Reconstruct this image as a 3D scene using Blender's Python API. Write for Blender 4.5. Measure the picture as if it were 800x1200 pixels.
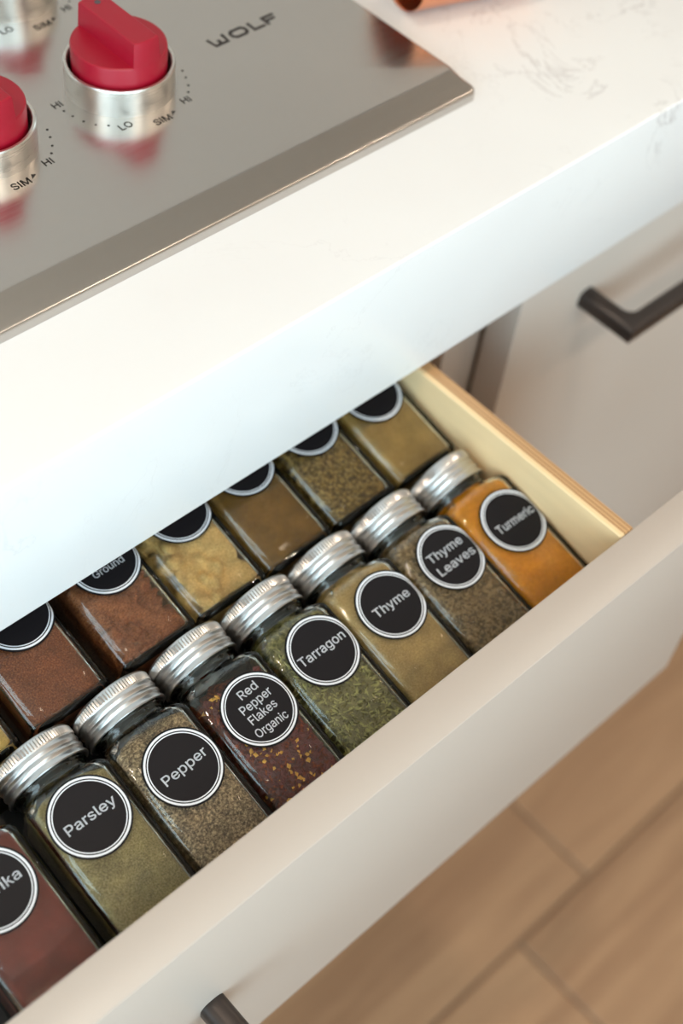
import bpy, bmesh, math, random
from mathutils import Vector, Matrix, noise, Euler

random.seed(7)
for o in list(bpy.data.objects):
    bpy.data.objects.remove(o)
scene = bpy.context.scene
COL = scene.collection

# ------------------------------------------------------------------ camera
# world: x along the counter front, y into the cabinets, z up; z = 0 is the worktop, y = 0 its front face
CAM = Vector((-0.20226, -0.32384, 0.44733))
AZ, EL, ROLL, FPX = 0.86744, -0.89866, 0.15200, 1639.5
fwd = Vector((math.sin(AZ) * math.cos(EL), math.cos(AZ) * math.cos(EL), math.sin(EL)))
r0 = fwd.cross(Vector((0, 0, 1))).normalized()
u0 = r0.cross(fwd)
rt = math.cos(ROLL) * r0 + math.sin(ROLL) * u0
up = -math.sin(ROLL) * r0 + math.cos(ROLL) * u0
cam_d = bpy.data.cameras.new('camera')
cam = bpy.data.objects.new('camera', cam_d)
COL.objects.link(cam)
cam.matrix_world = Matrix(((rt.x, up.x, -fwd.x, CAM.x), (rt.y, up.y, -fwd.y, CAM.y), (rt.z, up.z, -fwd.z, CAM.z), (0, 0, 0, 1)))
cam_d.sensor_fit = 'VERTICAL'
cam_d.sensor_height = 36.0
cam_d.lens = FPX / 1200 * 36.0
cam_d.clip_start = 0.01
cam_d.dof.use_dof = True
cam_d.dof.focus_distance = 0.642
cam_d.dof.aperture_fstop = 4.5
scene.camera = cam

# ------------------------------------------------------------------ world, window light, lamps, exposure
world = bpy.data.worlds.new('world')
scene.world = world
world.use_nodes = True
wn = world.node_tree.nodes
wn['Background'].inputs[0].default_value = (0.66, 0.885, 1.0, 1)
wn['Background'].inputs[1].default_value = 7.2

# room shell dimensions
RX0, RX1, RY0, RY1, RZ0, RZ1 = -1.6, 3.0, -2.4, 0.66, -0.92, 1.62
WIN_LEFT = (-2.1, -0.15, -0.10, 1.35)     # y0, y1, z0, z1 in wall_left
WIN_FRONT = (-1.45, 0.25, -0.30, 1.45)      # x0, x1, z0, z1 in wall_front

def area(name, loc, rot, sx, sy, power, color, portal=False, shape='RECTANGLE'):
    l = bpy.data.lights.new(name, 'AREA')
    l.shape = shape
    l.size = sx
    if shape in ('RECTANGLE', 'ELLIPSE'):
        l.size_y = sy
    l.energy = power
    l.color = color
    o = bpy.data.objects.new(name, l)
    o.location = loc
    o.rotation_euler = rot
    COL.objects.link(o)
    if portal:
        l.cycles.is_portal = True
    return o

HP = math.pi / 2
area('window_portal', (RX0 - 0.02, (WIN_LEFT[0] + WIN_LEFT[1]) / 2, (WIN_LEFT[2] + WIN_LEFT[3]) / 2), (0, -HP, 0),
     WIN_LEFT[3] - WIN_LEFT[2], WIN_LEFT[1] - WIN_LEFT[0], 1, (1, 1, 1), True)
area('window_portal', ((WIN_FRONT[0] + WIN_FRONT[1]) / 2, RY0 - 0.02, (WIN_FRONT[2] + WIN_FRONT[3]) / 2), (HP, 0, 0),
     WIN_FRONT[1] - WIN_FRONT[0], WIN_FRONT[3] - WIN_FRONT[2], 1, (1, 1, 1), True)
LAMPS = [(-1.1, -0.12), (0.05, -0.12), (2.2, -0.12), (0.20, -1.45), (1.15, -1.45), (2.10, -1.45)]
LAMP_POWER, LAMP_COLOR = 7.0, (1.0, 0.80, 0.62)

scene.view_settings.view_transform = 'Standard'
scene.view_settings.look = 'None'
scene.view_settings.exposure = -0.22
scene.view_settings.gamma = 1.0
scene.view_settings.use_curve_mapping = False

# ------------------------------------------------------------------ helpers
def tag(o, label=None, cat=None, group=None, kind=None):
    if label: o['label'] = label
    if cat: o['category'] = cat
    if group: o['group'] = group
    if kind: o['kind'] = kind
    return o

def empty(name, loc=(0, 0, 0), rotz=0.0):
    o = bpy.data.objects.new(name, None)
    o.empty_display_size = 0.02
    o.location = loc
    o.rotation_euler = (0, 0, rotz)
    COL.objects.link(o)
    return o

def link_mesh(name, me, mat=None, parent=None, loc=(0, 0, 0), rot=(0, 0, 0)):
    o = bpy.data.objects.new(name, me)
    if mat is not None and not me.materials:
        me.materials.append(mat)
    o.location = loc
    o.rotation_euler = rot
    COL.objects.link(o)
    if parent is not None:
        o.parent = parent
    return o

def shade(me, angle=35):
    for p in me.polygons:
        p.use_smooth = True
    try:
        me.set_sharp_from_angle(angle=math.radians(angle))
    except Exception:
        pass
    return me

def bm_mesh(name, bm, smooth=True, angle=35):
    bmesh.ops.recalc_face_normals(bm, faces=bm.faces[:])
    me = bpy.data.meshes.new(name)
    bm.to_mesh(me)
    bm.free()
    if smooth:
        shade(me, angle)
    return me

def pd_mesh(name, v, f, smooth=True, angle=35):
    me = bpy.data.meshes.new(name)
    me.from_pydata(v, [], f)
    me.update()
    if smooth:
        shade(me, angle)
    return me

def box_bm(x0, x1, y0, y1, z0, z1, bev=0.0, seg=2):
    bm = bmesh.new()
    bmesh.ops.create_cube(bm, size=1.0)
    for v in bm.verts:
        v.co = Vector((x0 + (v.co.x + .5) * (x1 - x0), y0 + (v.co.y + .5) * (y1 - y0), z0 + (v.co.z + .5) * (z1 - z0)))
    if bev:
        bmesh.ops.bevel(bm, geom=bm.edges[:], offset=bev, segments=seg, profile=0.5, affect='EDGES')
    return bm

def box(name, mat, x0, x1, y0, y1, z0, z1, bev=0.0, seg=2, parent=None):
    return link_mesh(name, bm_mesh(name, box_bm(x0, x1, y0, y1, z0, z1, bev, seg)), mat, parent)

def loft(rings, close_start=True, close_end=True):
    v, f = [], []
    n = len(rings[0])
    for r in rings:
        v += [tuple(p) for p in r]
    for i in range(len(rings) - 1):
        for j in range(n):
            a, b = i * n + j, i * n + (j + 1) % n
            f.append((a, b, b + n, a + n))
    if close_start: f.append(tuple(reversed(range(n))))
    if close_end: f.append(tuple(range((len(rings) - 1) * n, len(rings) * n)))
    return v, f

def rrect(hx, hy, r, n=8):
    pts = []
    for cx, cy, a0 in ((hx - r, hy - r, 0), (-hx + r, hy - r, 90), (-hx + r, -hy + r, 180), (hx - r, -hy + r, 270)):
        for k in range(n):
            a = math.radians(a0 + 90 * k / (n - 1))
            pts.append((cx + r * math.cos(a), cy + r * math.sin(a)))
    return pts

GLYPHS = {  # letter outlines (advance, points, triangles), 1000 units to the em
    'F': (410, [60,0,60,509,369,509,369,452,125,452,125,278,346,278,346,221,125,221,125,0], [0,4,1,4,2,1,4,3,2,0,5,4,0,8,5,8,6,5,8,7,6,0,9,8]),
    'G': (520, [269,-7,225,-3,185,7,149,25,118,49,91,79,69,116,53,157,43,203,40,254,43,305,53,352,69,393,91,429,117,459,149,484,184,501,223,512,265,516,291,514,316,510,340,504,363,494,384,483,403,469,421,453,436,436,449,416,460,395,468,373,474,349,408,349,402,365,395,379,387,393,378,406,368,417,356,427,344,436,330,443,315,448,300,453,283,455,265,456,236,453,209,445,183,432,160,414,141,392,125,364,113,332,106,295,103,254,106,213,113,177,125,145,141,117,161,95,184,76,210,63,238,56,269,53,296,55,322,61,345,71,365,85,382,102,396,123,407,147,413,173,415,202,434,199,283,199,283,256,478,256,478,200,475,160,466,124,451,91,431,62,406,38,377,19,344,5,308,-4], [17,19,18,17,20,19,16,20,17,16,21,20,16,22,21,15,22,16,15,23,22,14,23,15,14,24,23,14,25,24,13,44,14,44,43,14,43,25,14,42,25,43,41,25,42,41,26,25,13,45,44,40,26,41,39,26,40,13,46,45,38,26,39,38,27,26,37,27,38,13,47,46,12,47,13,36,27,37,35,27,36,35,28,27,12,48,47,34,28,35,34,29,28,11,48,12,33,29,34,11,49,48,32,29,33,32,30,29,31,30,32,11,50,49,10,50,11,10,51,50,9,51,10,9,52,51,72,74,73,72,70,74,70,75,74,8,52,9,8,53,52,8,54,53,7,54,8,72,69,70,71,75,70,71,76,75,69,71,72,69,76,71,7,55,54,68,76,69,68,77,76,6,55,7,67,77,68,6,56,55,67,78,77,66,78,67,6,57,56,5,57,6,65,78,66,5,58,57,65,79,78,64,79,65,4,58,5,4,59,58,63,79,64,4,60,59,63,80,79,62,80,63,4,61,60,61,80,62,4,80,61,3,80,4,3,81,80,2,81,3,2,82,81,1,82,2,1,83,82,0,83,1]),
    'H': (517, [60,0,60,509,125,509,125,289,392,289,392,509,457,509,457,0,392,0,392,232,125,232,125,0], [0,2,1,0,3,2,4,6,5,4,7,6,0,10,3,10,4,3,10,9,4,9,7,4,0,11,10,8,7,9]),
    'I': (182, [60,0,121,0,121,509,60,509], [0,1,2,0,2,3]),
    'L': (393, [60,0,60,509,125,509,125,57,361,57,361,0], [0,2,1,0,3,2,0,4,3,0,5,4]),
    'M': (628, [60,0,60,509,152,509,277,187,280,179,284,170,287,159,291,147,295,135,299,123,303,110,307,97,311,84,315,71,319,60,322,49,307,49,311,59,314,71,318,83,322,95,326,108,330,121,334,134,338,146,342,158,346,169,349,179,352,187,476,509,568,509,568,0,504,0,504,291,504,302,504,314,504,327,505,340,505,354,505,369,505,383,506,398,506,413,506,428,507,443,507,457,513,457,508,441,503,425,498,409,492,393,487,378,482,363,477,348,472,335,467,322,463,310,459,300,456,291,342,0,286,0,170,291,167,300,163,310,159,321,155,333,150,347,145,361,140,376,134,392,129,408,124,424,118,441,112,457,119,457,119,444,120,430,120,416,120,401,121,386,121,372,121,357,121,342,122,328,122,315,122,302,122,291,122,0], [0,73,1,73,2,1,73,74,2,74,3,2,28,45,29,45,30,29,45,46,30,46,31,30,0,72,73,75,3,74,28,44,45,47,31,46,76,3,75,28,48,44,48,43,44,48,43,47,43,31,47,0,76,72,76,71,72,0,77,76,71,3,76,42,31,43,28,49,48,70,3,71,0,78,77,41,31,42,28,50,49,69,3,70,0,79,78,40,31,41,28,51,50,68,3,69,0,80,79,39,31,40,28,52,51,67,3,68,0,81,80,38,31,39,28,53,52,66,3,67,0,82,81,37,31,38,28,54,53,65,3,66,0,83,82,36,31,37,28,55,54,64,3,65,0,84,83,35,31,36,28,56,55,63,3,64,0,85,84,34,31,35,28,57,56,62,3,63,0,86,85,33,31,34,28,58,57,61,3,62,0,87,86,60,3,61,28,59,58,32,31,33,60,4,3,27,59,28,60,5,4,26,59,27,60,6,5,25,59,26,60,7,6,24,59,25,60,8,7,23,59,24,60,9,8,22,59,23,60,10,9,21,59,22,60,11,10,20,59,21,60,12,11,19,59,20,60,18,12,18,13,12,18,13,19,13,59,19,14,59,13,60,17,18,15,59,14,60,16,17,60,15,16,60,59,15]),
    'O': (533, [267,-7,225,-3,186,7,150,25,119,49,92,79,70,115,53,157,44,203,40,254,44,305,53,352,70,393,92,429,119,459,150,484,186,501,225,512,267,516,309,512,348,501,384,484,415,459,442,429,464,393,480,352,490,305,493,254,490,203,480,157,464,115,442,79,415,49,384,25,348,7,309,-3,267,53,296,55,324,63,349,76,372,94,392,116,408,144,420,176,428,213,430,254,428,295,420,332,408,365,392,392,372,415,349,433,324,446,296,453,267,456,237,453,210,445,184,433,161,415,142,392,125,364,113,332,106,295,103,254,106,213,113,176,125,144,142,117,161,94,184,76,210,63,237,55], [17,19,18,16,19,17,16,20,19,15,20,16,15,21,20,14,21,15,14,22,21,13,55,14,55,54,14,54,22,14,54,53,22,53,23,22,52,23,53,13,56,55,51,23,52,13,57,56,50,23,51,13,58,57,50,24,23,12,58,13,49,24,50,12,59,58,11,59,12,49,25,24,48,25,49,11,60,59,47,25,48,11,61,60,10,61,11,47,26,25,46,26,47,10,62,61,9,62,10,46,27,26,45,27,46,9,63,62,8,63,9,8,64,63,44,27,45,44,28,27,8,65,64,43,28,44,7,65,8,43,29,28,7,66,65,42,29,43,6,66,7,42,30,29,6,67,66,41,30,42,6,68,67,40,30,41,5,68,6,40,31,30,5,69,68,39,31,40,39,32,31,4,69,5,4,70,69,38,32,39,4,71,70,37,32,38,4,36,71,36,32,37,4,32,36,4,33,32,3,33,4,2,33,3,2,34,33,1,34,2,1,35,34,1,0,35]),
    'P': (445, [60,0,60,509,235,509,272,506,305,499,332,487,356,471,375,452,390,430,400,404,407,377,409,348,407,318,400,291,390,265,375,243,356,223,332,207,305,195,272,188,235,186,109,186,109,242,233,242,257,244,279,248,297,256,312,266,324,279,333,294,339,310,343,328,344,348,343,367,339,385,333,402,324,416,312,428,297,439,279,446,257,451,232,452,125,452,125,0,60,0,121,0,121,509,60,509,60,0,121,0,121,509,60,509,115,187,240,187,240,242,115,242], [42,2,1,42,3,2,42,4,3,42,5,4,42,6,5,42,7,6,42,41,7,41,40,7,40,8,7,39,8,40,38,8,39,37,8,38,37,9,8,36,9,37,35,9,36,35,10,9,34,10,35,33,10,34,33,11,10,32,11,33,31,11,32,31,12,11,30,12,31,30,13,12,29,13,30,28,13,29,28,14,13,27,14,28,26,14,27,26,15,14,25,15,26,24,15,25,23,15,24,23,16,15,20,16,23,20,17,16,20,18,17,20,19,18,48,49,50,48,50,51,52,53,54,52,54,55]),
    'R': (449, [60,0,60,509,236,509,273,506,305,500,333,489,356,473,376,455,390,433,401,408,407,381,409,352,407,323,401,296,390,271,376,250,356,232,333,217,305,206,273,200,236,198,96,198,96,255,234,255,258,256,280,260,298,267,313,276,325,287,334,300,340,316,344,333,345,352,344,371,340,389,334,405,325,419,313,430,298,440,279,446,258,451,233,452,125,452,125,0,353,0,230,229,303,229,428,0,60,0,121,0,121,509,60,509,60,0,121,0,121,509,60,509,214,225,286,225,428,0,356,0,115,206,240,206,240,262,115,262], [22,42,1,42,2,1,42,3,2,42,4,3,42,5,4,42,6,5,42,7,6,42,41,7,41,40,7,40,8,7,39,8,40,38,8,39,37,8,38,37,9,8,36,9,37,35,9,36,35,10,9,34,10,35,33,10,34,33,11,10,32,11,33,31,11,32,31,12,11,30,12,31,30,13,12,29,13,30,28,13,29,28,14,13,27,14,28,26,14,27,26,15,14,25,15,26,24,15,25,23,15,24,45,15,23,45,16,15,45,46,16,46,17,16,52,53,54,52,54,55,56,57,58,56,58,59,60,61,62,60,62,63]),
    'S': (447, [224,-9,188,-7,156,-1,128,9,102,23,81,40,64,60,51,83,42,109,38,137,104,137,108,118,114,102,123,88,136,76,150,66,166,59,185,53,204,50,224,49,246,50,267,54,286,60,303,69,317,79,329,92,338,106,344,122,346,139,344,154,340,168,332,179,322,189,310,197,296,205,280,211,263,217,245,222,184,239,145,253,112,269,86,289,67,313,56,341,52,372,54,400,62,425,75,448,92,468,113,484,138,498,165,508,195,514,227,516,259,514,289,508,316,498,340,484,360,468,377,449,390,427,398,403,401,378,337,378,332,402,320,421,302,437,280,449,254,456,225,459,204,457,185,454,167,448,152,440,139,430,129,418,121,405,117,391,115,376,117,359,122,345,131,334,142,324,155,315,169,308,184,302,198,297,212,293,264,279,279,275,295,270,312,264,328,256,344,248,359,238,372,226,384,213,395,198,402,180,407,161,408,139,406,112,399,87,386,64,370,43,349,25,323,11,294,0,261,-7], [52,54,53,51,54,52,51,55,54,50,55,51,50,56,55,49,56,50,49,57,56,48,57,49,48,58,57,48,59,58,47,70,48,70,69,48,69,59,48,68,59,69,47,71,70,67,59,68,47,72,71,66,59,67,66,60,59,46,72,47,46,73,72,46,74,73,65,60,66,46,75,74,65,61,60,45,75,46,64,61,65,45,76,75,45,77,76,64,62,61,63,62,64,44,77,45,44,78,77,44,79,78,43,79,44,43,80,79,43,81,80,42,81,43,42,82,81,42,83,82,42,84,83,41,84,42,41,85,84,41,86,85,41,87,86,41,88,87,40,88,41,40,89,88,40,90,89,40,91,90,39,91,40,39,92,91,39,93,92,38,93,39,38,94,93,37,94,38,37,95,94,37,96,95,36,96,37,35,96,36,35,97,96,34,97,35,33,97,34,33,98,97,32,98,33,31,98,32,31,99,98,30,99,31,29,99,30,29,100,99,28,100,29,27,100,28,27,101,100,8,10,9,8,11,10,26,101,27,8,12,11,26,102,101,7,12,8,25,102,26,7,13,12,24,102,25,7,14,13,24,103,102,6,14,7,23,103,24,6,15,14,22,103,23,6,16,15,22,104,103,21,104,22,5,16,6,5,17,16,20,104,21,5,18,17,19,104,20,5,19,18,5,104,19,5,105,104,4,105,5,4,106,105,3,106,4,3,107,106,2,107,3,2,108,107,1,108,2,1,0,108]),
    'T': (449, [32,452,32,509,417,509,417,452,257,452,257,0,193,0,193,452], [0,2,1,0,3,2,7,3,0,6,4,7,4,3,7,6,5,4]),
    'a': (389, [160,-9,137,-7,115,-3,94,5,76,15,60,29,48,45,38,63,32,84,30,108,32,128,36,146,43,161,53,174,64,184,78,193,92,200,108,206,125,211,143,214,161,217,178,220,200,223,218,225,234,227,247,229,257,231,265,235,271,240,274,246,276,255,276,257,275,272,272,285,267,297,260,307,251,315,240,322,227,327,212,330,196,331,178,330,163,327,149,322,137,316,127,309,118,301,110,292,104,283,100,274,41,291,51,313,64,331,79,346,95,358,114,368,133,375,153,380,173,383,194,384,208,384,223,382,239,379,255,375,271,369,286,360,300,350,312,336,322,320,330,301,335,278,337,251,337,0,277,0,277,52,272,52,267,43,260,34,252,25,242,16,229,8,215,1,199,-4,181,-7,170,45,192,47,211,51,228,59,242,68,254,80,263,93,270,108,274,122,276,138,276,190,272,187,267,184,259,182,251,180,241,178,231,176,221,174,210,173,200,171,191,170,182,169,175,168,161,166,147,163,134,159,122,153,112,147,103,139,97,130,93,118,92,105,93,93,96,82,102,72,109,64,119,57,130,52,142,48,156,46], [58,60,59,58,61,60,57,61,58,57,62,61,56,62,57,56,63,62,55,63,56,55,64,63,55,65,64,54,65,55,54,66,65,53,66,54,53,67,66,52,67,53,52,40,67,40,39,67,39,68,67,51,41,52,41,40,52,51,42,41,38,68,39,51,43,42,37,68,38,51,44,43,36,68,37,36,69,68,51,45,44,35,69,36,50,45,51,50,46,45,34,69,35,34,70,69,50,47,46,33,70,34,50,48,47,49,48,50,32,70,33,32,71,70,31,71,32,30,71,31,29,71,30,29,72,71,28,72,29,27,72,28,26,94,27,94,72,27,25,94,26,24,94,25,23,94,24,22,94,23,21,94,22,20,94,21,19,94,20,18,94,19,17,94,18,16,94,17,15,94,16,14,94,15,14,95,94,93,72,94,14,96,95,14,97,96,13,97,14,13,98,97,13,99,98,13,100,99,13,101,100,13,102,101,12,102,13,12,103,102,12,104,103,12,105,104,12,106,105,12,107,106,12,108,107,12,109,108,11,109,12,11,110,109,11,111,110,11,112,111,10,112,11,10,113,112,92,72,93,10,114,113,9,114,10,91,72,92,9,115,114,8,115,9,90,72,91,8,116,115,89,72,90,8,117,116,7,117,8,7,118,117,88,74,89,74,72,89,7,119,118,87,74,88,7,120,119,6,120,7,86,75,87,75,74,87,6,121,120,6,122,121,86,76,75,73,72,74,85,76,86,6,123,122,84,76,85,6,84,123,6,76,84,5,76,6,5,77,76,5,78,77,4,78,5,4,79,78,4,80,79,3,80,4,3,81,80,2,81,3,2,82,81,1,82,2,1,83,82,0,83,1]),
    'c': (396, [207,-8,174,-5,144,3,117,16,93,35,72,58,56,85,44,116,37,150,34,187,37,225,44,260,56,291,72,318,93,341,117,360,144,374,174,382,207,384,226,384,243,381,260,377,276,371,291,364,305,356,318,346,330,335,340,322,349,308,356,293,362,277,303,262,300,272,295,281,290,289,284,297,278,304,270,311,261,316,252,321,242,325,231,328,220,329,207,330,184,328,163,321,145,310,130,296,118,278,108,258,102,236,98,212,96,187,98,163,102,139,108,117,118,97,130,80,145,66,163,55,184,49,207,46,220,47,232,49,243,52,253,55,262,60,271,66,279,73,285,80,292,89,297,98,301,107,304,117,363,102,357,86,350,70,341,56,331,43,319,32,306,21,292,12,277,5,261,-1,244,-5,226,-7], [17,19,18,17,20,19,16,20,17,16,21,20,16,22,21,15,22,16,15,23,22,15,24,23,14,24,15,14,25,24,14,26,25,13,43,14,43,26,14,43,42,26,42,27,26,13,44,43,41,27,42,13,45,44,40,27,41,39,27,40,39,28,27,13,46,45,38,28,39,12,46,13,37,28,38,36,28,37,12,47,46,36,29,28,35,29,36,34,29,35,12,48,47,34,30,29,11,48,12,33,30,34,32,30,33,11,49,48,32,31,30,10,49,11,10,50,49,10,51,50,9,51,10,9,52,51,8,52,9,8,53,52,8,54,53,7,54,8,7,55,54,7,56,55,72,74,73,6,56,7,71,74,72,71,75,74,70,75,71,6,57,56,69,75,70,69,76,75,5,57,6,5,58,57,68,76,69,67,76,68,67,77,76,66,77,67,5,59,58,65,77,66,4,59,5,65,78,77,64,78,65,4,60,59,63,78,64,62,78,63,4,61,60,61,78,62,4,78,61,4,79,78,3,79,4,3,80,79,3,81,80,2,81,3,2,82,81,2,83,82,1,83,2,1,84,83,1,85,84,0,85,1]),
    'd': (424, [195,-8,165,-6,137,3,111,16,89,34,70,57,55,84,43,116,36,151,34,189,36,227,43,261,55,293,70,320,89,342,112,361,137,374,165,382,196,384,218,383,237,379,253,373,267,364,278,355,287,346,295,336,301,327,306,319,311,319,311,509,372,509,372,0,313,0,313,59,307,59,301,50,295,41,287,31,277,21,266,12,252,4,236,-3,217,-7,205,47,226,49,246,55,263,65,278,78,290,95,299,115,306,138,310,162,312,189,310,216,306,241,300,263,290,282,278,299,263,312,246,322,227,328,205,330,182,328,162,322,145,311,130,298,118,281,108,261,102,239,98,215,96,189,98,163,102,139,109,117,118,97,130,80,145,66,162,55,182,49], [28,30,29,28,31,30,17,19,18,17,20,19,16,20,17,16,21,20,15,21,16,15,22,21,15,23,22,14,23,15,14,24,23,14,25,24,13,61,14,61,25,14,61,26,25,13,62,61,60,26,61,59,26,60,13,63,62,59,27,26,58,27,59,13,64,63,12,64,13,58,28,27,58,57,28,57,56,28,56,55,28,55,54,28,54,31,28,12,65,64,12,66,65,11,66,12,11,67,66,10,67,11,10,68,67,53,31,54,10,69,68,9,69,10,52,31,53,9,70,69,9,71,70,51,31,52,8,71,9,8,72,71,50,31,51,7,72,8,7,73,72,49,31,50,7,74,73,6,74,7,48,31,49,6,75,74,47,33,48,33,31,48,5,75,6,5,76,75,46,33,47,5,77,76,45,34,46,34,33,46,45,35,34,32,31,33,4,77,5,4,78,77,44,35,45,44,36,35,4,43,78,43,36,44,4,36,43,4,37,36,3,37,4,3,38,37,3,39,38,2,39,3,2,40,39,2,41,40,1,41,2,1,42,41,0,42,1]),
    'e': (404, [212,-8,177,-5,145,3,117,16,92,35,72,58,56,85,44,116,37,150,34,187,36,224,44,258,55,290,71,317,91,340,115,359,142,373,172,382,205,384,226,383,246,380,266,374,285,366,303,355,319,341,334,324,347,305,357,282,365,256,370,227,371,194,371,169,75,169,75,221,338,221,310,202,308,226,304,248,298,269,288,286,277,301,263,314,246,323,227,328,205,330,183,328,164,323,146,313,131,301,119,286,109,270,102,251,97,231,96,211,96,178,98,151,102,127,110,106,121,88,135,73,151,61,169,53,190,48,212,46,227,47,241,49,254,53,265,58,276,65,285,73,294,82,300,93,306,105,365,91,358,72,348,55,335,39,320,26,302,14,283,4,261,-3,237,-7], [17,19,18,17,20,19,16,20,17,16,21,20,16,22,21,15,22,16,15,23,22,14,23,15,14,24,23,14,25,24,13,45,14,45,44,14,44,25,14,43,25,44,42,25,43,13,46,45,42,26,25,41,26,42,13,47,46,12,47,13,40,26,41,12,48,47,40,27,26,39,27,40,12,49,48,11,49,12,11,50,49,38,27,39,38,28,27,11,51,50,37,28,38,10,51,11,37,29,28,10,52,51,36,29,37,10,33,52,33,53,52,36,34,29,34,30,29,35,34,36,9,33,10,9,32,33,53,34,33,53,30,34,54,30,53,54,31,30,8,32,9,55,31,54,8,31,32,8,55,31,8,56,55,7,56,8,7,57,56,6,57,7,6,58,57,71,73,72,70,73,71,70,74,73,6,59,58,5,59,6,69,74,70,5,60,59,68,74,69,68,75,74,67,75,68,5,61,60,66,75,67,4,61,5,66,76,75,4,62,61,65,76,66,64,76,65,4,63,62,63,76,64,4,76,63,4,77,76,3,77,4,3,78,77,2,78,3,2,79,78,2,80,79,1,80,2,1,81,80,0,81,1]),
    'g': (425, [207,-151,180,-149,156,-146,134,-140,114,-132,97,-122,82,-110,70,-97,59,-84,51,-69,101,-41,107,-49,114,-57,122,-66,131,-74,142,-82,154,-88,169,-93,187,-96,207,-97,236,-95,261,-87,282,-75,298,-58,308,-34,311,-6,311,68,306,68,301,60,294,51,287,41,277,32,266,23,252,16,236,10,217,6,195,5,165,7,138,14,113,27,90,43,71,65,55,90,43,120,36,154,34,191,36,229,43,263,55,293,71,320,90,342,112,361,138,374,166,382,196,384,218,383,237,379,253,373,267,365,279,356,288,346,296,336,302,327,308,319,313,319,313,379,372,379,372,-9,370,-40,363,-67,350,-90,334,-109,314,-124,291,-136,265,-144,237,-149,205,59,227,61,246,66,264,75,278,87,290,103,300,121,307,142,311,166,312,193,311,219,307,242,300,264,291,283,279,299,264,312,247,322,227,328,205,330,182,328,163,322,145,312,130,298,118,282,109,262,102,241,98,218,96,193,98,167,102,144,109,123,118,104,131,88,145,76,163,66,183,61], [53,55,54,53,56,55,52,56,53,64,66,65,64,67,66,52,57,56,51,57,52,51,58,57,51,59,58,50,59,51,50,60,59,50,61,60,49,94,50,94,61,50,94,62,61,49,95,94,93,62,94,92,62,93,49,96,95,92,63,62,91,63,92,49,97,96,48,97,49,91,64,63,91,90,64,90,89,64,89,88,64,88,87,64,87,67,64,48,98,97,48,99,98,47,99,48,47,100,99,46,100,47,46,101,100,86,67,87,46,102,101,45,102,46,85,67,86,45,103,102,45,104,103,84,67,85,44,104,45,44,105,104,83,67,84,43,105,44,43,106,105,82,67,83,43,107,106,81,67,82,42,107,43,42,108,107,80,26,81,26,67,81,41,108,42,41,109,108,79,26,80,41,110,109,78,27,79,27,26,79,78,28,27,25,67,26,41,111,110,77,28,78,40,111,41,40,76,111,76,28,77,76,29,28,40,29,76,40,30,29,39,30,40,39,31,30,39,32,31,38,32,39,38,33,32,38,34,33,37,34,38,37,35,34,36,35,37,24,67,25,24,68,67,23,68,24,23,69,68,9,11,10,9,12,11,9,13,12,22,69,23,9,14,13,22,70,69,8,14,9,8,15,14,21,70,22,8,16,15,7,16,8,20,70,21,7,17,16,20,71,70,7,18,17,19,71,20,7,19,18,7,71,19,6,71,7,6,72,71,5,72,6,4,72,5,4,73,72,3,73,4,3,74,73,2,74,3,2,75,74,1,75,2,1,0,75]),
    'h': (410, [114,227,114,0,53,0,53,509,114,509,114,287,102,287,116,319,132,344,152,362,175,374,200,382,227,384,252,383,275,377,295,369,313,356,328,340,341,321,350,298,355,271,357,240,357,0,296,0,296,235,293,263,286,286,273,304,256,318,235,326,210,329,192,328,176,324,161,317,147,308,136,297,126,283,119,266,115,248], [2,4,3,2,6,4,6,5,4,11,13,12,11,14,13,10,14,11,10,15,14,9,15,10,9,16,15,8,16,9,8,17,16,7,31,8,31,17,8,31,30,17,30,18,17,29,18,30,7,32,31,28,18,29,7,33,32,28,19,18,6,33,7,27,19,28,6,34,33,6,35,34,26,19,27,26,20,19,6,36,35,2,37,6,37,36,6,25,20,26,25,21,20,2,38,37,24,21,25,2,0,38,24,22,21,23,22,24,2,1,0]),
    'i': (167, [84,443,73,444,63,448,54,455,47,463,43,472,41,483,43,494,47,504,54,512,63,518,73,522,84,524,95,522,105,518,114,512,121,504,125,494,126,483,125,472,121,463,114,455,105,448,95,444,53,0,53,379,114,379,114,0], [24,26,25,24,27,26,11,13,12,10,13,11,10,14,13,9,14,10,9,15,14,8,15,9,8,16,15,7,16,8,7,17,16,6,17,7,6,18,17,5,18,6,5,19,18,4,19,5,4,20,19,3,20,4,3,21,20,2,21,3,2,22,21,1,22,2,1,23,22,0,23,1]),
    'k': (381, [56,0,115,0,115,528,56,528,108,122,108,205,264,379,338,379,166,196,210,244,364,0,292,0], [0,1,2,0,2,3,4,5,6,4,6,7,8,9,10,8,10,11]),
    'l': (189, [139,-2,112,0,91,8,74,20,62,37,55,59,53,84,53,509,114,509,114,99,114,83,117,71,120,62,126,57,135,53,146,52,152,52,157,52,160,53,164,53,167,54,170,54,181,3,175,1,169,0,162,-1,154,-2,147,-2], [6,8,7,6,9,8,6,10,9,5,10,6,5,11,10,5,12,11,5,13,12,4,13,5,4,14,13,20,22,21,19,22,20,18,22,19,4,15,14,17,22,18,16,22,17,15,22,16,4,22,15,3,22,4,2,22,3,1,22,2,1,23,22,1,24,23,1,25,24,0,25,1,0,26,25,0,27,26]),
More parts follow.
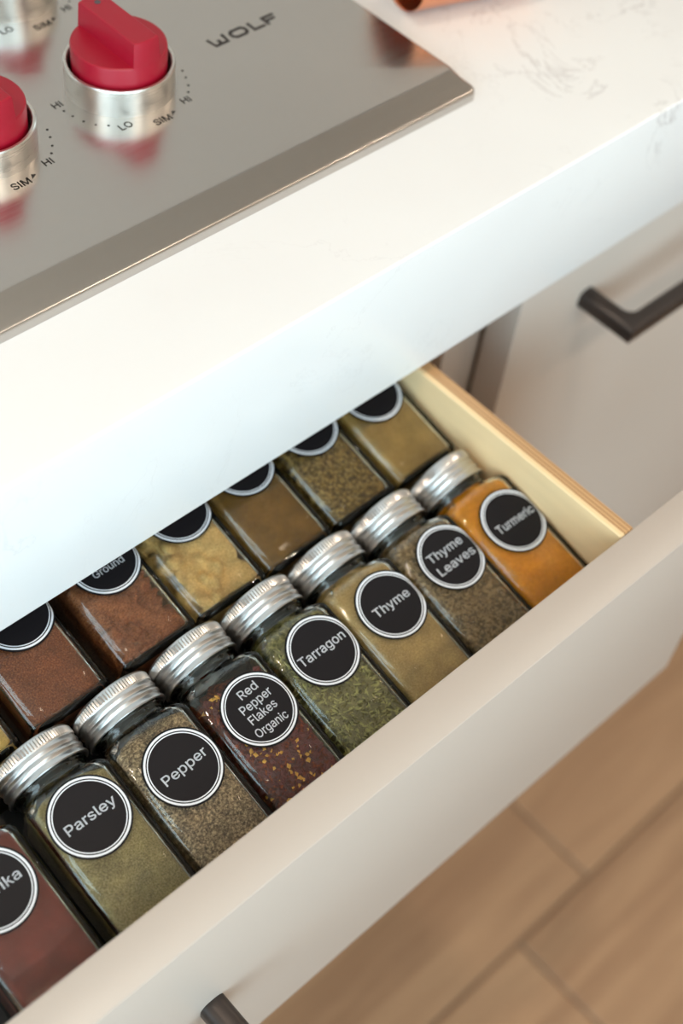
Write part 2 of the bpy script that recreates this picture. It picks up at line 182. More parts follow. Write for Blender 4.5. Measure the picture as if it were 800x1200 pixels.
    'm': (610, [53,0,53,379,112,379,112,295,108,295,114,314,122,331,132,346,144,358,158,368,172,376,187,382,203,385,219,386,245,383,268,375,287,361,303,342,314,320,321,295,312,295,318,312,326,329,337,343,350,356,364,366,381,375,398,381,417,385,437,386,458,385,478,380,497,372,514,361,529,346,541,328,550,307,555,283,557,255,557,0,496,0,496,254,493,279,485,298,473,313,456,323,438,329,419,330,402,329,387,326,374,320,363,312,353,302,345,290,340,277,336,263,335,247,335,0,274,0,274,260,272,280,265,297,253,311,238,322,220,328,199,330,185,329,171,326,158,320,145,312,135,302,126,289,119,274,115,257,114,238,114,0], [12,14,13,28,30,29,11,14,12,27,30,28,27,31,30,11,15,14,10,15,11,26,31,27,26,32,31,0,2,1,0,4,2,4,3,2,9,15,10,25,32,26,9,16,15,25,33,32,8,16,9,24,33,25,8,17,16,24,34,33,7,17,8,23,34,24,23,35,34,6,17,7,22,47,23,47,35,23,6,65,17,65,18,17,5,66,6,66,65,6,64,18,65,22,48,47,46,35,47,5,67,66,22,49,48,21,49,22,45,35,46,45,36,35,63,18,64,5,68,67,21,50,49,44,36,45,62,18,63,5,69,68,62,19,18,21,51,50,4,69,5,43,36,44,20,51,21,4,70,69,20,52,51,61,19,62,43,37,36,20,53,52,4,71,70,42,37,43,60,20,61,20,19,61,0,72,4,72,71,4,60,53,20,60,54,53,42,38,37,59,54,60,41,38,42,59,55,54,0,73,72,59,56,55,58,56,59,0,74,73,41,39,38,40,39,41,58,57,56,0,75,74]),
    'n': (410, [114,227,114,0,53,0,53,379,112,379,112,287,102,287,116,319,132,344,152,362,175,374,200,382,227,384,252,383,275,377,295,369,313,356,328,340,341,321,350,298,355,271,357,240,357,0,296,0,296,235,293,263,286,286,273,304,256,318,235,326,210,329,192,328,176,324,161,317,147,308,136,297,126,283,119,266,115,248], [11,13,12,11,14,13,10,14,11,2,4,3,2,6,4,6,5,4,10,15,14,9,15,10,9,16,15,8,16,9,8,17,16,7,31,8,31,17,8,31,30,17,30,18,17,29,18,30,7,32,31,28,18,29,7,33,32,28,19,18,6,33,7,27,19,28,6,34,33,6,35,34,26,19,27,26,20,19,6,36,35,2,37,6,37,36,6,25,20,26,25,21,20,2,38,37,24,21,25,2,0,38,24,22,21,23,22,24,2,1,0]),
    'o': (415, [207,-8,174,-5,144,3,117,16,93,35,72,58,56,85,44,116,37,150,34,187,37,225,44,260,56,291,72,318,93,341,117,360,144,374,174,382,207,384,241,382,271,374,299,360,323,341,343,318,359,291,371,260,379,225,381,187,379,150,371,116,359,85,343,58,323,35,299,16,271,3,241,-5,207,46,231,49,252,55,270,66,285,80,298,97,307,117,314,139,318,163,319,187,318,212,314,236,307,258,298,278,285,296,270,310,252,321,231,328,207,330,184,328,163,321,145,310,130,296,118,278,108,258,102,236,98,212,96,187,98,163,102,139,108,117,118,97,130,80,145,66,163,55,184,49], [17,19,18,16,19,17,16,20,19,15,20,16,15,21,20,14,21,15,14,22,21,13,22,14,13,54,22,54,23,22,13,55,54,53,23,54,13,56,55,52,23,53,13,57,56,51,23,52,12,57,13,51,24,23,12,58,57,50,24,51,12,59,58,49,24,50,11,59,12,49,25,24,11,60,59,48,25,49,10,60,11,48,26,25,10,61,60,47,26,48,10,62,61,46,26,47,46,27,26,9,62,10,9,63,62,45,27,46,8,63,9,8,64,63,44,27,45,44,28,27,8,65,64,43,28,44,43,29,28,7,65,8,7,66,65,42,29,43,7,67,66,41,29,42,6,67,7,41,30,29,6,68,67,40,30,41,5,68,6,40,31,30,5,69,68,39,31,40,5,70,69,38,31,39,4,70,5,38,32,31,4,71,70,37,32,38,4,36,71,36,32,37,4,32,36,3,32,4,3,33,32,2,33,3,2,34,33,1,34,2,1,35,34,0,35,1]),
    'p': (424, [53,-143,53,379,112,379,112,319,118,319,123,327,130,336,137,346,147,355,158,364,171,373,188,379,207,383,229,384,259,382,287,374,313,361,335,342,354,320,370,293,381,261,388,227,390,189,388,151,381,116,370,84,355,57,336,34,313,16,288,3,260,-6,229,-8,208,-7,189,-3,173,4,159,12,147,21,138,31,130,41,124,50,118,59,114,59,114,-143,220,47,242,49,262,55,279,66,294,80,306,97,316,117,323,139,327,163,328,189,327,215,323,239,316,261,307,281,295,298,280,311,262,322,243,328,220,330,198,328,178,322,161,312,147,299,134,282,125,263,118,241,114,216,113,189,114,162,118,138,125,115,135,95,147,78,162,65,179,55,198,49], [12,14,13,11,14,12,11,15,14,0,2,1,0,3,2,10,15,11,10,16,15,9,16,10,8,16,9,8,17,16,7,17,8,6,17,7,6,61,17,61,18,17,5,61,6,5,62,61,60,18,61,5,63,62,59,18,60,4,63,5,4,64,63,58,18,59,58,19,18,0,4,3,0,68,4,68,67,4,67,66,4,66,65,4,65,64,4,57,19,58,56,19,57,56,20,19,55,20,56,55,21,20,54,21,55,0,69,68,53,21,54,53,22,21,0,70,69,52,22,53,0,71,70,51,22,52,51,23,22,50,23,51,0,72,71,50,24,23,49,24,50,0,73,72,48,24,49,48,25,24,0,41,73,41,74,73,47,25,48,41,75,74,47,26,25,46,26,47,41,76,75,45,26,46,41,40,76,40,77,76,0,42,41,39,77,40,45,27,26,44,27,45,39,78,77,38,78,39,43,27,44,38,43,78,38,27,43,37,27,38,37,28,27,36,28,37,35,28,36,35,29,28,34,29,35,33,29,34,33,30,29,32,30,33,32,31,30]),
    'r': (259, [53,0,53,379,112,379,112,321,115,321,124,339,137,354,152,367,171,377,191,383,213,385,218,385,223,385,229,384,235,384,240,384,243,384,243,322,241,323,236,324,230,324,223,325,215,326,207,326,190,324,174,321,159,315,146,306,135,296,126,284,119,269,115,254,114,237,114,0], [9,11,10,9,12,11,9,13,12,9,14,13,9,15,14,9,16,15,9,17,16,8,17,9,0,2,1,0,3,2,7,17,8,6,17,7,5,19,6,19,18,6,18,17,6,4,23,5,23,22,5,22,21,5,21,20,5,20,19,5,4,24,23,4,25,24,0,4,3,0,31,4,31,30,4,30,29,4,29,28,4,28,27,4,27,26,4,26,25,4,0,32,31,0,33,32]),
    's': (365, [182,-8,157,-7,133,-3,112,3,93,12,76,24,62,38,50,54,41,73,36,94,94,107,101,87,111,72,124,60,141,52,160,47,181,45,206,47,227,53,244,62,258,74,265,88,268,103,266,115,262,126,254,136,243,144,229,150,212,155,149,170,118,180,92,192,72,208,58,227,50,249,47,274,49,295,55,314,65,332,79,347,95,360,115,370,137,378,161,383,187,384,212,383,234,379,254,372,271,363,286,352,299,339,309,324,318,308,324,290,268,277,262,291,254,304,243,316,228,325,210,331,187,333,166,331,147,326,131,317,119,305,111,292,109,277,110,264,115,253,124,243,136,235,152,229,172,223,229,209,261,200,287,187,306,171,320,153,328,131,331,107,329,85,323,65,312,47,298,31,281,18,260,6,236,-2,210,-7], [43,45,44,43,46,45,42,46,43,42,47,46,41,47,42,41,48,47,40,48,41,40,49,48,39,49,40,39,50,49,38,50,39,38,60,50,60,51,50,38,61,60,59,51,60,37,61,38,37,62,61,58,51,59,37,63,62,57,51,58,57,52,51,37,64,63,56,52,57,36,64,37,56,53,52,36,65,64,55,53,56,35,65,36,35,66,65,54,53,55,35,67,66,34,67,35,34,68,67,34,69,68,33,69,34,33,70,69,33,71,70,33,72,71,32,72,33,32,73,72,32,74,73,31,74,32,31,75,74,30,75,31,30,76,75,29,76,30,29,77,76,28,77,29,27,77,28,27,78,77,26,78,27,25,78,26,24,78,25,24,79,78,23,79,24,22,79,23,9,11,10,22,80,79,21,80,22,8,11,9,20,80,21,8,12,11,20,81,80,19,81,20,7,12,8,7,13,12,19,82,81,18,82,19,7,14,13,6,14,7,17,82,18,6,15,14,16,82,17,16,83,82,6,16,15,6,83,16,5,83,6,5,84,83,4,84,5,4,85,84,3,85,4,3,86,85,2,86,3,2,87,86,1,87,2,1,0,87]),
    'u': (410, [182,-5,158,-3,135,2,115,11,97,23,82,39,69,59,60,82,54,109,53,139,53,379,114,379,114,144,116,117,124,94,137,75,154,61,175,53,200,50,218,51,234,55,249,62,263,71,274,83,283,97,290,113,295,132,296,153,296,379,357,379,357,0,298,0,298,92,307,92,294,60,277,35,257,17,234,5,209,-3], [9,11,10,9,12,11,27,29,28,27,30,29,26,30,27,9,13,12,8,13,9,25,33,26,33,30,26,8,14,13,24,33,25,7,14,8,23,32,24,32,33,24,7,15,14,23,34,32,34,31,32,34,30,33,22,34,23,6,15,7,6,16,15,21,34,22,20,34,21,6,17,16,20,35,34,31,30,34,5,17,6,19,35,20,5,18,17,18,35,19,5,35,18,4,35,5,4,36,35,3,36,4,3,37,36,2,37,3,2,38,37,1,38,2,1,0,38]),
    'v': (389, [163,0,17,379,84,379,165,155,173,132,180,110,187,87,193,64,199,42,206,21,184,21,191,42,197,64,203,87,209,110,216,132,224,155,305,379,371,379,226,0], [0,2,1,0,3,2,16,18,17,16,19,18,0,4,3,15,19,16,0,5,4,14,19,15,0,6,5,13,19,14,0,7,6,12,19,13,11,8,12,8,19,12,0,11,7,11,8,7,0,10,11,9,19,8,0,9,10,0,19,9]),
    'y': (389, [47,-139,61,-86,71,-87,83,-89,94,-90,104,-89,113,-86,122,-81,130,-74,138,-64,145,-51,151,-36,163,-1,17,379,84,379,165,155,173,132,180,109,187,87,193,64,199,42,206,21,184,21,190,42,196,64,202,87,209,110,216,132,224,155,305,379,371,379,204,-58,196,-77,187,-93,177,-107,165,-119,153,-128,139,-136,125,-141,109,-144,91,-145,82,-145,73,-144,65,-143,57,-142,52,-140], [12,14,13,12,15,14,28,30,29,28,31,30,12,16,15,27,31,28,26,31,27,12,17,16,25,21,26,21,31,26,12,18,17,24,21,25,12,19,18,23,20,24,20,21,24,12,23,19,23,20,19,12,22,23,12,21,22,12,31,21,11,31,12,10,31,11,9,31,10,9,32,31,8,32,9,7,32,8,7,33,32,6,33,7,0,2,1,5,33,6,0,3,2,4,33,5,0,4,3,0,33,4,0,34,33,0,35,34,0,36,35,0,37,36,0,38,37,45,38,0,44,38,45,44,39,38,43,39,44,42,39,43,42,40,39,41,40,42]),
}

def text_mesh(name, body, width=None, size=0.005, height=None, bold=0):
    """flat sans-serif lettering, centred on x, baseline at y = 0; cap height 'height', or 'size' per em"""
    v, f, x = [], [], 0
    for ch in body:
        adv, p, t = GLYPHS[ch]
        n = len(v)
        v += [(x + p[i], p[i + 1]) for i in range(0, len(p), 2)]
        f += [(n + t[i], n + t[i + 1], n + t[i + 2]) for i in range(0, len(t), 3)]
        x += adv
    if bold:
        v0, f0 = v, f
        v, f = [], []
        for ox_, oy_ in ((-bold, 0), (bold, 0), (0, -bold), (0, bold)):
            n = len(v)
            v = v + [(q[0] + ox_, q[1] + oy_) for q in v0]
            f = f + [tuple(n + i for i in t) for t in f0]
    x0, x1 = min(q[0] for q in v), max(q[0] for q in v)
    sx = width / (x1 - x0) if width else size / 1000
    sy = height / CAPH if height else sx
    return pd_mesh(name, [((q[0] - (x0 + x1) / 2) * sx, q[1] * sy, 0) for q in v], f, False)
CAPH = max(GLYPHS['H'][1][1::2])

# ------------------------------------------------------------------ materials
def mat(name):
    m = bpy.data.materials.new(name)
    m.use_nodes = True
    nt = m.node_tree
    b = nt.nodes['Principled BSDF']
    return m, nt, b

def N(nt, t, **kw):
    n = nt.nodes.new(t)
    for k, val in kw.items():
        if k in n.inputs:
            n.inputs[k].default_value = val
        else:
            setattr(n, k, val)
    return n

def ramp(nt, stops, interp='LINEAR'):
    n = nt.nodes.new('ShaderNodeValToRGB')
    cr = n.color_ramp
    cr.interpolation = interp
    while len(cr.elements) < len(stops):
        cr.elements.new(0.5)
    for e, (p, c) in zip(cr.elements, stops):
        e.position = p
        e.color = (*c, 1) if len(c) == 3 else c
    return n

def srgb(r, g, b):
    def f(c):
        c /= 255
        return c / 12.92 if c <= .04045 else ((c + .055) / 1.055) ** 2.4
    return (f(r), f(g), f(b))

def coords(nt, scale=(1, 1, 1), kind='Object', rot=(0, 0, 0)):
    tc = nt.nodes.new('ShaderNodeTexCoord')
    mp = nt.nodes.new('ShaderNodeMapping')
    mp.inputs['Scale'].default_value = scale
    mp.inputs['Rotation'].default_value = rot
    nt.links.new(tc.outputs[kind], mp.inputs['Vector'])
    return mp.outputs['Vector']

def plain(name, col, rough=0.5, metal=0.0, spec=0.5, bump=0.0, bscale=300, vary=0.0, coat=0.0):
    m, nt, b = mat(name)
    b.inputs['Base Color'].default_value = (*col, 1)
    b.inputs['Roughness'].default_value = rough
    b.inputs['Metallic'].default_value = metal
    b.inputs['Specular IOR Level'].default_value = spec
    b.inputs['Coat Weight'].default_value = coat
    if bump or vary:
        v = coords(nt)
        no = N(nt, 'ShaderNodeTexNoise', Scale=bscale, Detail=3.0)
        nt.links.new(v, no.inputs['Vector'])
        if vary:
            r = ramp(nt, [(0.3, tuple(c * (1 - vary) for c in col)), (0.7, tuple(min(1, c * (1 + vary)) for c in col))])
            nt.links.new(no.outputs['Fac'], r.inputs['Fac'])
            nt.links.new(r.outputs['Color'], b.inputs['Base Color'])
        if bump:
            bp = N(nt, 'ShaderNodeBump', Strength=bump, Distance=0.0005)
            nt.links.new(no.outputs['Fac'], bp.inputs['Height'])
            nt.links.new(bp.outputs['Normal'], b.inputs['Normal'])
    return m

def mat_quartz():
    m, nt, b = mat('white_quartz')
    v = coords(nt)
    # thin broken veins: a distorted noise band cut out by a large patch mask
    no = N(nt, 'ShaderNodeTexNoise', Scale=11.0, Detail=6.0, Roughness=0.62, Distortion=1.1)
    nt.links.new(v, no.inputs['Vector'])
    vein = ramp(nt, [(0.0, (0, 0, 0)), (0.492, (0, 0, 0)), (0.5, (1, 1, 1)), (0.508, (0, 0, 0)), (1.0, (0, 0, 0))])
    nt.links.new(no.outputs['Fac'], vein.inputs['Fac'])
    mk = N(nt, 'ShaderNodeTexNoise', Scale=9.0, Detail=2.0)
    nt.links.new(v, mk.inputs['Vector'])
    mr = ramp(nt, [(0.47, (0, 0, 0)), (0.66, (1, 1, 1))])
    nt.links.new(mk.outputs['Fac'], mr.inputs['Fac'])
    mul = N(nt, 'ShaderNodeMath', operation='MULTIPLY')
    nt.links.new(vein.outputs['Color'], mul.inputs[0])
    nt.links.new(mr.outputs['Color'], mul.inputs[1])
    dist = N(nt, 'ShaderNodeVectorMath', operation='DISTANCE')
    dist.inputs[1].default_value = (0.53, 0.09, 0.0)
    nt.links.new(v, dist.inputs[0])
    fall = N(nt, 'ShaderNodeMapRange')
    fall.inputs['From Min'].default_value = 0.06
    fall.inputs['From Max'].default_value = 0.26
    fall.inputs['To Min'].default_value = 1.0
    fall.inputs['To Max'].default_value = 0.12
    nt.links.new(dist.outputs['Value'], fall.inputs['Value'])
    mf = N(nt, 'ShaderNodeMath', operation='MULTIPLY')
    nt.links.new(mul.outputs[0], mf.inputs[0])
    nt.links.new(fall.outputs[0], mf.inputs[1])
    mul = mf
    m2 = N(nt, 'ShaderNodeMath', operation='MULTIPLY')
    nt.links.new(mul.outputs[0], m2.inputs[0])
    m2.inputs[1].default_value = 0.95
    base = N(nt, 'ShaderNodeTexNoise', Scale=4.0, Detail=3.0)
    nt.links.new(v, base.inputs['Vector'])
    br = ramp(nt, [(0.35, (0.765, 0.745, 0.735)), (0.65, (0.81, 0.80, 0.79))])
    nt.links.new(base.outputs['Fac'], br.inputs['Fac'])
    mix = N(nt, 'ShaderNodeMix', data_type='RGBA')
    nt.links.new(m2.outputs[0], mix.inputs[0])
    nt.links.new(br.outputs['Color'], mix.inputs[6])
    mix.inputs[7].default_value = (0.30, 0.25, 0.25, 1)
    nt.links.new(mix.outputs[2], b.inputs['Base Color'])
    b.inputs['Roughness'].default_value = 0.22
    return m

def mat_steel(name, rough=0.28, col=(0.60, 0.585, 0.565), scale=(4, 900, 900), bump=0.035):
    m, nt, b = mat(name)
    v = coords(nt, scale)
    no = N(nt, 'ShaderNodeTexNoise', Scale=1.0, Detail=3.0)
    nt.links.new(v, no.inputs['Vector'])
    r = ramp(nt, [(0.3, (rough * 0.88,) * 3), (0.7, (rough * 1.12,) * 3)])
    nt.links.new(no.outputs['Fac'], r.inputs['Fac'])
    nt.links.new(r.outputs['Color'], b.inputs['Roughness'])
    bp = N(nt, 'ShaderNodeBump', Strength=bump, Distance=0.0001)
    nt.links.new(no.outputs['Fac'], bp.inputs['Height'])
    nt.links.new(bp.outputs['Normal'], b.inputs['Normal'])
    b.inputs['Base Color'].default_value = (*col, 1)
    b.inputs['Metallic'].default_value = 1.0
    return m

def mat_glass():
    m, nt, b = mat('jar_glass')
    nt.nodes.remove(b)
    g = N(nt, 'ShaderNodeBsdfGlass', Roughness=0.0, IOR=1.5)
    g.inputs['Color'].default_value = (0.975, 0.982, 0.968, 1)
    nt.links.new(g.outputs[0], nt.nodes['Material Output'].inputs['Surface'])
    return m

def mat_spice(name, cols, scale=900, scale2=90, bump=0.6, rough=0.9):
    """fine-grained spice: three tones mixed by a grain noise and a broad noise"""
    m, nt, b = mat(name)
    v = coords(nt)
    n1 = N(nt, 'ShaderNodeTexNoise', Scale=scale, Detail=3.0, Roughness=0.7)
    n2 = N(nt, 'ShaderNodeTexNoise', Scale=scale2, Detail=2.0)
    for n in (n1, n2):
        nt.links.new(v, n.inputs['Vector'])
    r1 = ramp(nt, [(0.36, cols[0]), (0.52, cols[1]), (0.66, cols[2])])
    nt.links.new(n1.outputs['Fac'], r1.inputs['Fac'])
    r2 = ramp(nt, [(0.3, (0.78, 0.78, 0.78)), (0.7, (1.15, 1.15, 1.15))])
    nt.links.new(n2.outputs['Fac'], r2.inputs['Fac'])
    mx = N(nt, 'ShaderNodeMix', data_type='RGBA', blend_type='MULTIPLY')
    mx.inputs[0].default_value = 1.0
    nt.links.new(r1.outputs['Color'], mx.inputs[6])
    nt.links.new(r2.outputs['Color'], mx.inputs[7])
    nt.links.new(mx.outputs[2], b.inputs['Base Color'])
    bp = N(nt, 'ShaderNodeBump', Strength=bump, Distance=0.0006)
    nt.links.new(n1.outputs['Fac'], bp.inputs['Height'])
    nt.links.new(bp.outputs['Normal'], b.inputs['Normal'])
    b.inputs['Roughness'].default_value = rough
    b.inputs['Specular IOR Level'].default_value = 0.15
    return m

def mat_wood(name, c1, c2, scale=(3, 40, 40), rough=0.5, rnd=0.0, bump=0.05):
    m, nt, b = mat(name)
    v = coords(nt, scale)
    no = N(nt, 'ShaderNodeTexNoise', Scale=1.0, Detail=5.0, Roughness=0.6, Distortion=0.6)
    if rnd:
        oi = nt.nodes.new('ShaderNodeObjectInfo')
        ad = N(nt, 'ShaderNodeVectorMath', operation='ADD')
        ml = N(nt, 'ShaderNodeMath', operation='MULTIPLY')
        ml.inputs[1].default_value = 50.0
        nt.links.new(oi.outputs['Random'], ml.inputs[0])
        nt.links.new(v, ad.inputs[0])
        nt.links.new(ml.outputs[0], ad.inputs[1])
        nt.links.new(ad.outputs[0], no.inputs['Vector'])
    else:
        nt.links.new(v, no.inputs['Vector'])
    r = ramp(nt, [(0.32, c1), (0.68, c2)])
    nt.links.new(no.outputs['Fac'], r.inputs['Fac'])
    last = r.outputs['Color']
    if rnd:
        hs = N(nt, 'ShaderNodeHueSaturation')
        mr = N(nt, 'ShaderNodeMapRange')
        mr.inputs['To Min'].default_value = 1 - rnd
        mr.inputs['To Max'].default_value = 1 + rnd
        nt.links.new(oi.outputs['Random'], mr.inputs['Value'])
        nt.links.new(mr.outputs[0], hs.inputs['Value'])
        nt.links.new(last, hs.inputs['Color'])
        last = hs.outputs['Color']
    nt.links.new(last, b.inputs['Base Color'])
    bp = N(nt, 'ShaderNodeBump', Strength=bump, Distance=0.0005)
    nt.links.new(no.outputs['Fac'], bp.inputs['Height'])
    nt.links.new(bp.outputs['Normal'], b.inputs['Normal'])
    b.inputs['Roughness'].default_value = rough
    return m

def mat_ply(name, x0, thick):
    """birch plywood: the veneers are bands across the panel's own thickness (x)"""
    m, nt, b = mat(name)
    tc = nt.nodes.new('ShaderNodeTexCoord')
    sp = N(nt, 'ShaderNodeSeparateXYZ')
    nt.links.new(tc.outputs['Object'], sp.inputs[0])
    mr = N(nt, 'ShaderNodeMapRange')
    mr.inputs['From Min'].default_value = x0
    mr.inputs['From Max'].default_value = x0 + thick
    nt.links.new(sp.outputs['X'], mr.inputs['Value'])
    lt, dk, md = srgb(236, 206, 160), srgb(172, 126, 84), srgb(206, 166, 120)
    r = ramp(nt, [(0.0, lt), (0.30, dk), (0.40, md), (0.55, dk), (0.63, md), (0.80, dk), (0.88, md)], 'CONSTANT')
    nt.links.new(mr.outputs[0], r.inputs['Fac'])
    v = coords(nt, (60, 5, 60))
    no = N(nt, 'ShaderNodeTexNoise', Scale=1.0, Detail=4.0)
    nt.links.new(v, no.inputs['Vector'])
    g = ramp(nt, [(0.3, (0.88, 0.86, 0.84)), (0.7, (1.06, 1.05, 1.04))])
    nt.links.new(no.outputs['Fac'], g.inputs['Fac'])
    mx = N(nt, 'ShaderNodeMix', data_type='RGBA', blend_type='MULTIPLY')
    mx.inputs[0].default_value = 1.0
    nt.links.new(r.outputs['Color'], mx.inputs[6])
    nt.links.new(g.outputs['Color'], mx.inputs[7])
    nt.links.new(mx.outputs[2], b.inputs['Base Color'])
    b.inputs['Roughness'].default_value = 0.42
    return m

M = {}
M['quartz'] = mat_quartz()
M['cabinet'] = plain('greige_cabinet_paint', (0.525, 0.455, 0.40), 0.38, bump=0.03, bscale=500)
M['wall'] = plain('warm_white_wall_paint', (0.66, 0.61, 0.55), 0.8, bump=0.05, bscale=200)
M['ceiling'] = plain('ceiling_paint', (0.60, 0.55, 0.49), 0.9, bump=0.05, bscale=200)
M['steel'] = mat_steel('brushed_steel', 0.235, (0.585, 0.56, 0.535))
M['bezel'] = mat_steel('turned_steel', 0.30, (0.74, 0.72, 0.68), (30, 30, 2500), 0.0)
M['red'] = plain('red_plastic', (0.33, 0.002, 0.018), 0.40, bump=0.02, bscale=900)
M['dark_dot'] = plain('grey_inlay', (0.06, 0.06, 0.07), 0.4)
M['ink'] = plain('grey_print', (0.035, 0.03, 0.028), 0.6, spec=0.1)
M['black_gap'] = plain('black_rubber', (0.012, 0.012, 0.013), 0.6)
M['copper'] = plain('brushed_copper', (0.80, 0.36, 0.20), 0.25, metal=1.0, bump=0.03, bscale=400)
M['bronze'] = plain('dark_bronze', (0.040, 0.030, 0.026), 0.34, metal=0.35, bump=0.02, bscale=500)
M['alu'] = mat_steel('brushed_aluminium', 0.32, (0.58, 0.565, 0.55), (120, 120, 120))
M['glass'] = mat_glass()
M['black_label'] = plain('black_vinyl', (0.008, 0.007, 0.009), 0.5, spec=0.18, bump=0.04, bscale=1500)
M['white_print'] = plain('white_print', (0.74, 0.77, 0.82), 0.5)  # slight blue cast of the cool skylight put into the white colour
M['floor'] = mat_wood('oak_floor', srgb(138, 102, 74), srgb(174, 136, 102), (2.2, 26, 26), 0.45, 0.10)
M['subfloor'] = plain('dark_joint', (0.19, 0.13, 0.09), 0.8)
M['inside'] = mat_wood('maple_interior', srgb(196, 150, 100), srgb(218, 178, 128), (30, 4, 4), 0.45)
M['window_paint'] = plain('white_window_paint', (0.8, 0.8, 0.8), 0.4)
M['fixture'] = plain('white_lamp_trim', (0.8, 0.8, 0.8), 0.4)

# ------------------------------------------------------------------ room
T = 0.12
fl = tag(box('floor', M['subfloor'], RX0 - T, RX1 + T, RY0 - T, RY1 + T, RZ0 - 0.06, RZ0 - 0.004), kind='structure')
def plank(x0, x1, y0, y1):
    g = 0.0012
    key = (round(x1 - x0, 4), round(y1 - y0, 4))
    if key not in PL:
        PL[key] = bm_mesh('plank', box_bm(-(x1 - x0) / 2 + g, (x1 - x0) / 2 - g, -(y1 - y0) / 2 + g, (y1 - y0) / 2 - g, -0.012, 0, 0.002, 1))
    link_mesh('plank', PL[key], M['floor'], fl, ((x0 + x1) / 2, (y0 + y1) / 2, RZ0))
PL = {}
PW = 0.19
row = 0
y = -0.142 - 15 * PW
starts = [0.315, 0.84, -0.22, 0.62, 0.05]
while y < RY1 - 0.001:
    y1 = min(y + PW, RY1)
    y0 = max(y, RY0)
    if y1 - y0 > 0.01:
        k = round((y + 0.142) / PW)
        s = 0.50 if k == 0 else starts[k % 5] + 0.17 * (k % 3)
        xs = [RX0]
        q = s - 1.8 * math.ceil((s - RX0) / 1.8 - 1)
        while q < RX1 - 0.05:
            if q > RX0 + 0.05: xs.append(q)
            q += 1.8
        xs.append(RX1)
        for a, b_ in zip(xs, xs[1:]):
            plank(a, b_, y0, y1)
    y += PW
tag(box('ceiling', M['ceiling'], RX0 - T, RX1 + T, RY0 - T, RY1 + T, RZ1, RZ1 + 0.05), kind='structure')
M['tile'] = plain('grey_backsplash', (0.50, 0.47, 0.44), 0.35, bump=0.03, bscale=60)
tag(box('wall_back', M['tile'], RX0 - T, RX1 + T, RY1, RY1 + T, RZ0 - 0.004, RZ1), kind='structure')
tag(box('wall_right', M['wall'], RX1, RX1 + T, RY0, RY1, RZ0 - 0.004, RZ1), kind='structure')

def wall_with_window(name, axis, at, out, a0, a1, w):
    """four wall pieces around an opening, one mesh"""
    bm = bmesh.new()
    for (p0, p1, z0, z1) in ((a0, w[0], RZ0 - 0.004, RZ1), (w[1], a1, RZ0 - 0.004, RZ1), (w[0], w[1], RZ0 - 0.004, w[2]), (w[0], w[1], w[3], RZ1)):
        lo, hi = min(at, at + out), max(at, at + out)
        b2 = box_bm(lo, hi, p0, p1, z0, z1) if axis == 'x' else box_bm(p0, p1, lo, hi, z0, z1)
        me = bpy.data.meshes.new('t')
        b2.to_mesh(me); b2.free()
        bm.from_mesh(me)
        bpy.data.meshes.remove(me)
    return tag(link_mesh(name, bm_mesh(name, bm, False), M['wall']), kind='structure')
wall_with_window('wall_left', 'x', RX0, -T, RY0, RY1, WIN_LEFT)
wall_with_window('wall_front', 'y', RY0, -T, RX0 - T, RX1 + T, WIN_FRONT)

def window(name, axis, at, w):
    e = tag(empty(name, (at, (w[0] + w[1]) / 2, w[2]) if axis == 'x' else ((w[0] + w[1]) / 2, at, w[2])), kind='structure')
    hw, hh, t = (w[1] - w[0]) / 2, w[3] - w[2], 0.045
    bars = [('frame', -hw, -hw + t, 0, hh), ('frame', hw - t, hw, 0, hh), ('frame', -hw + t, hw - t, 0, t),
            ('frame', -hw + t, hw - t, hh - t, hh), ('mullion', -0.02, 0.02, t, hh - t)]
    for nm, p0, p1, z0, z1 in bars:
        if axis == 'x': box(nm, M['window_paint'], -0.06, 0.0, p0, p1, z0, z1, 0.003, 1, e)
        else: box(nm, M['window_paint'], p0, p1, -0.06, 0.0, z0, z1, 0.003, 1, e)
window('window_1', 'x', RX0, WIN_LEFT)
window('window_2', 'y', RY0, WIN_FRONT)

# recessed ceiling lamps
ring_me = None
for i, (lx, ly) in enumerate(LAMPS):
    e = empty('ceiling_lamp', (lx, ly, RZ1))
    tag(e, 'round recessed white ceiling lamp ' + ('above the left end of the countertop', 'above the open spice drawer', 'over the wall right of the countertop',
        'over the floor between the windows and the open drawer', 'over the middle of the plank floor', 'over the plank floor at the right wall')[i], 'lamp', 'recessed ceiling lamps')
    if ring_me is None:
        prof = [(0.052, 0.0), (0.052, -0.004), (0.062, -0.006), (0.075, -0.003), (0.075, 0.0)]
        rings = [[(r * math.cos(a), r * math.sin(a), z) for a in [2 * math.pi * k / 32 for k in range(32)]] for r, z in prof]
        ring_me = pd_mesh('trim_ring', *loft(rings, False, False))
    link_mesh('trim_ring', ring_me, M['fixture'], e)
    o = area('lamp_light', (lx, ly, RZ1 - 0.004), (0, 0, 0), 0.08, 0.08, LAMP_POWER, LAMP_COLOR, False, 'DISK')
    o.parent = e
    o.location = (0, 0, -0.004)

# ------------------------------------------------------------------ worktop
ct = box('countertop', M['quartz'], -1.0, 1.6, 0.0, 0.655, -0.0931, 0.0, 0.0016, 3)
tag(ct, 'thick white quartz countertop with faint grey veins', 'countertop')

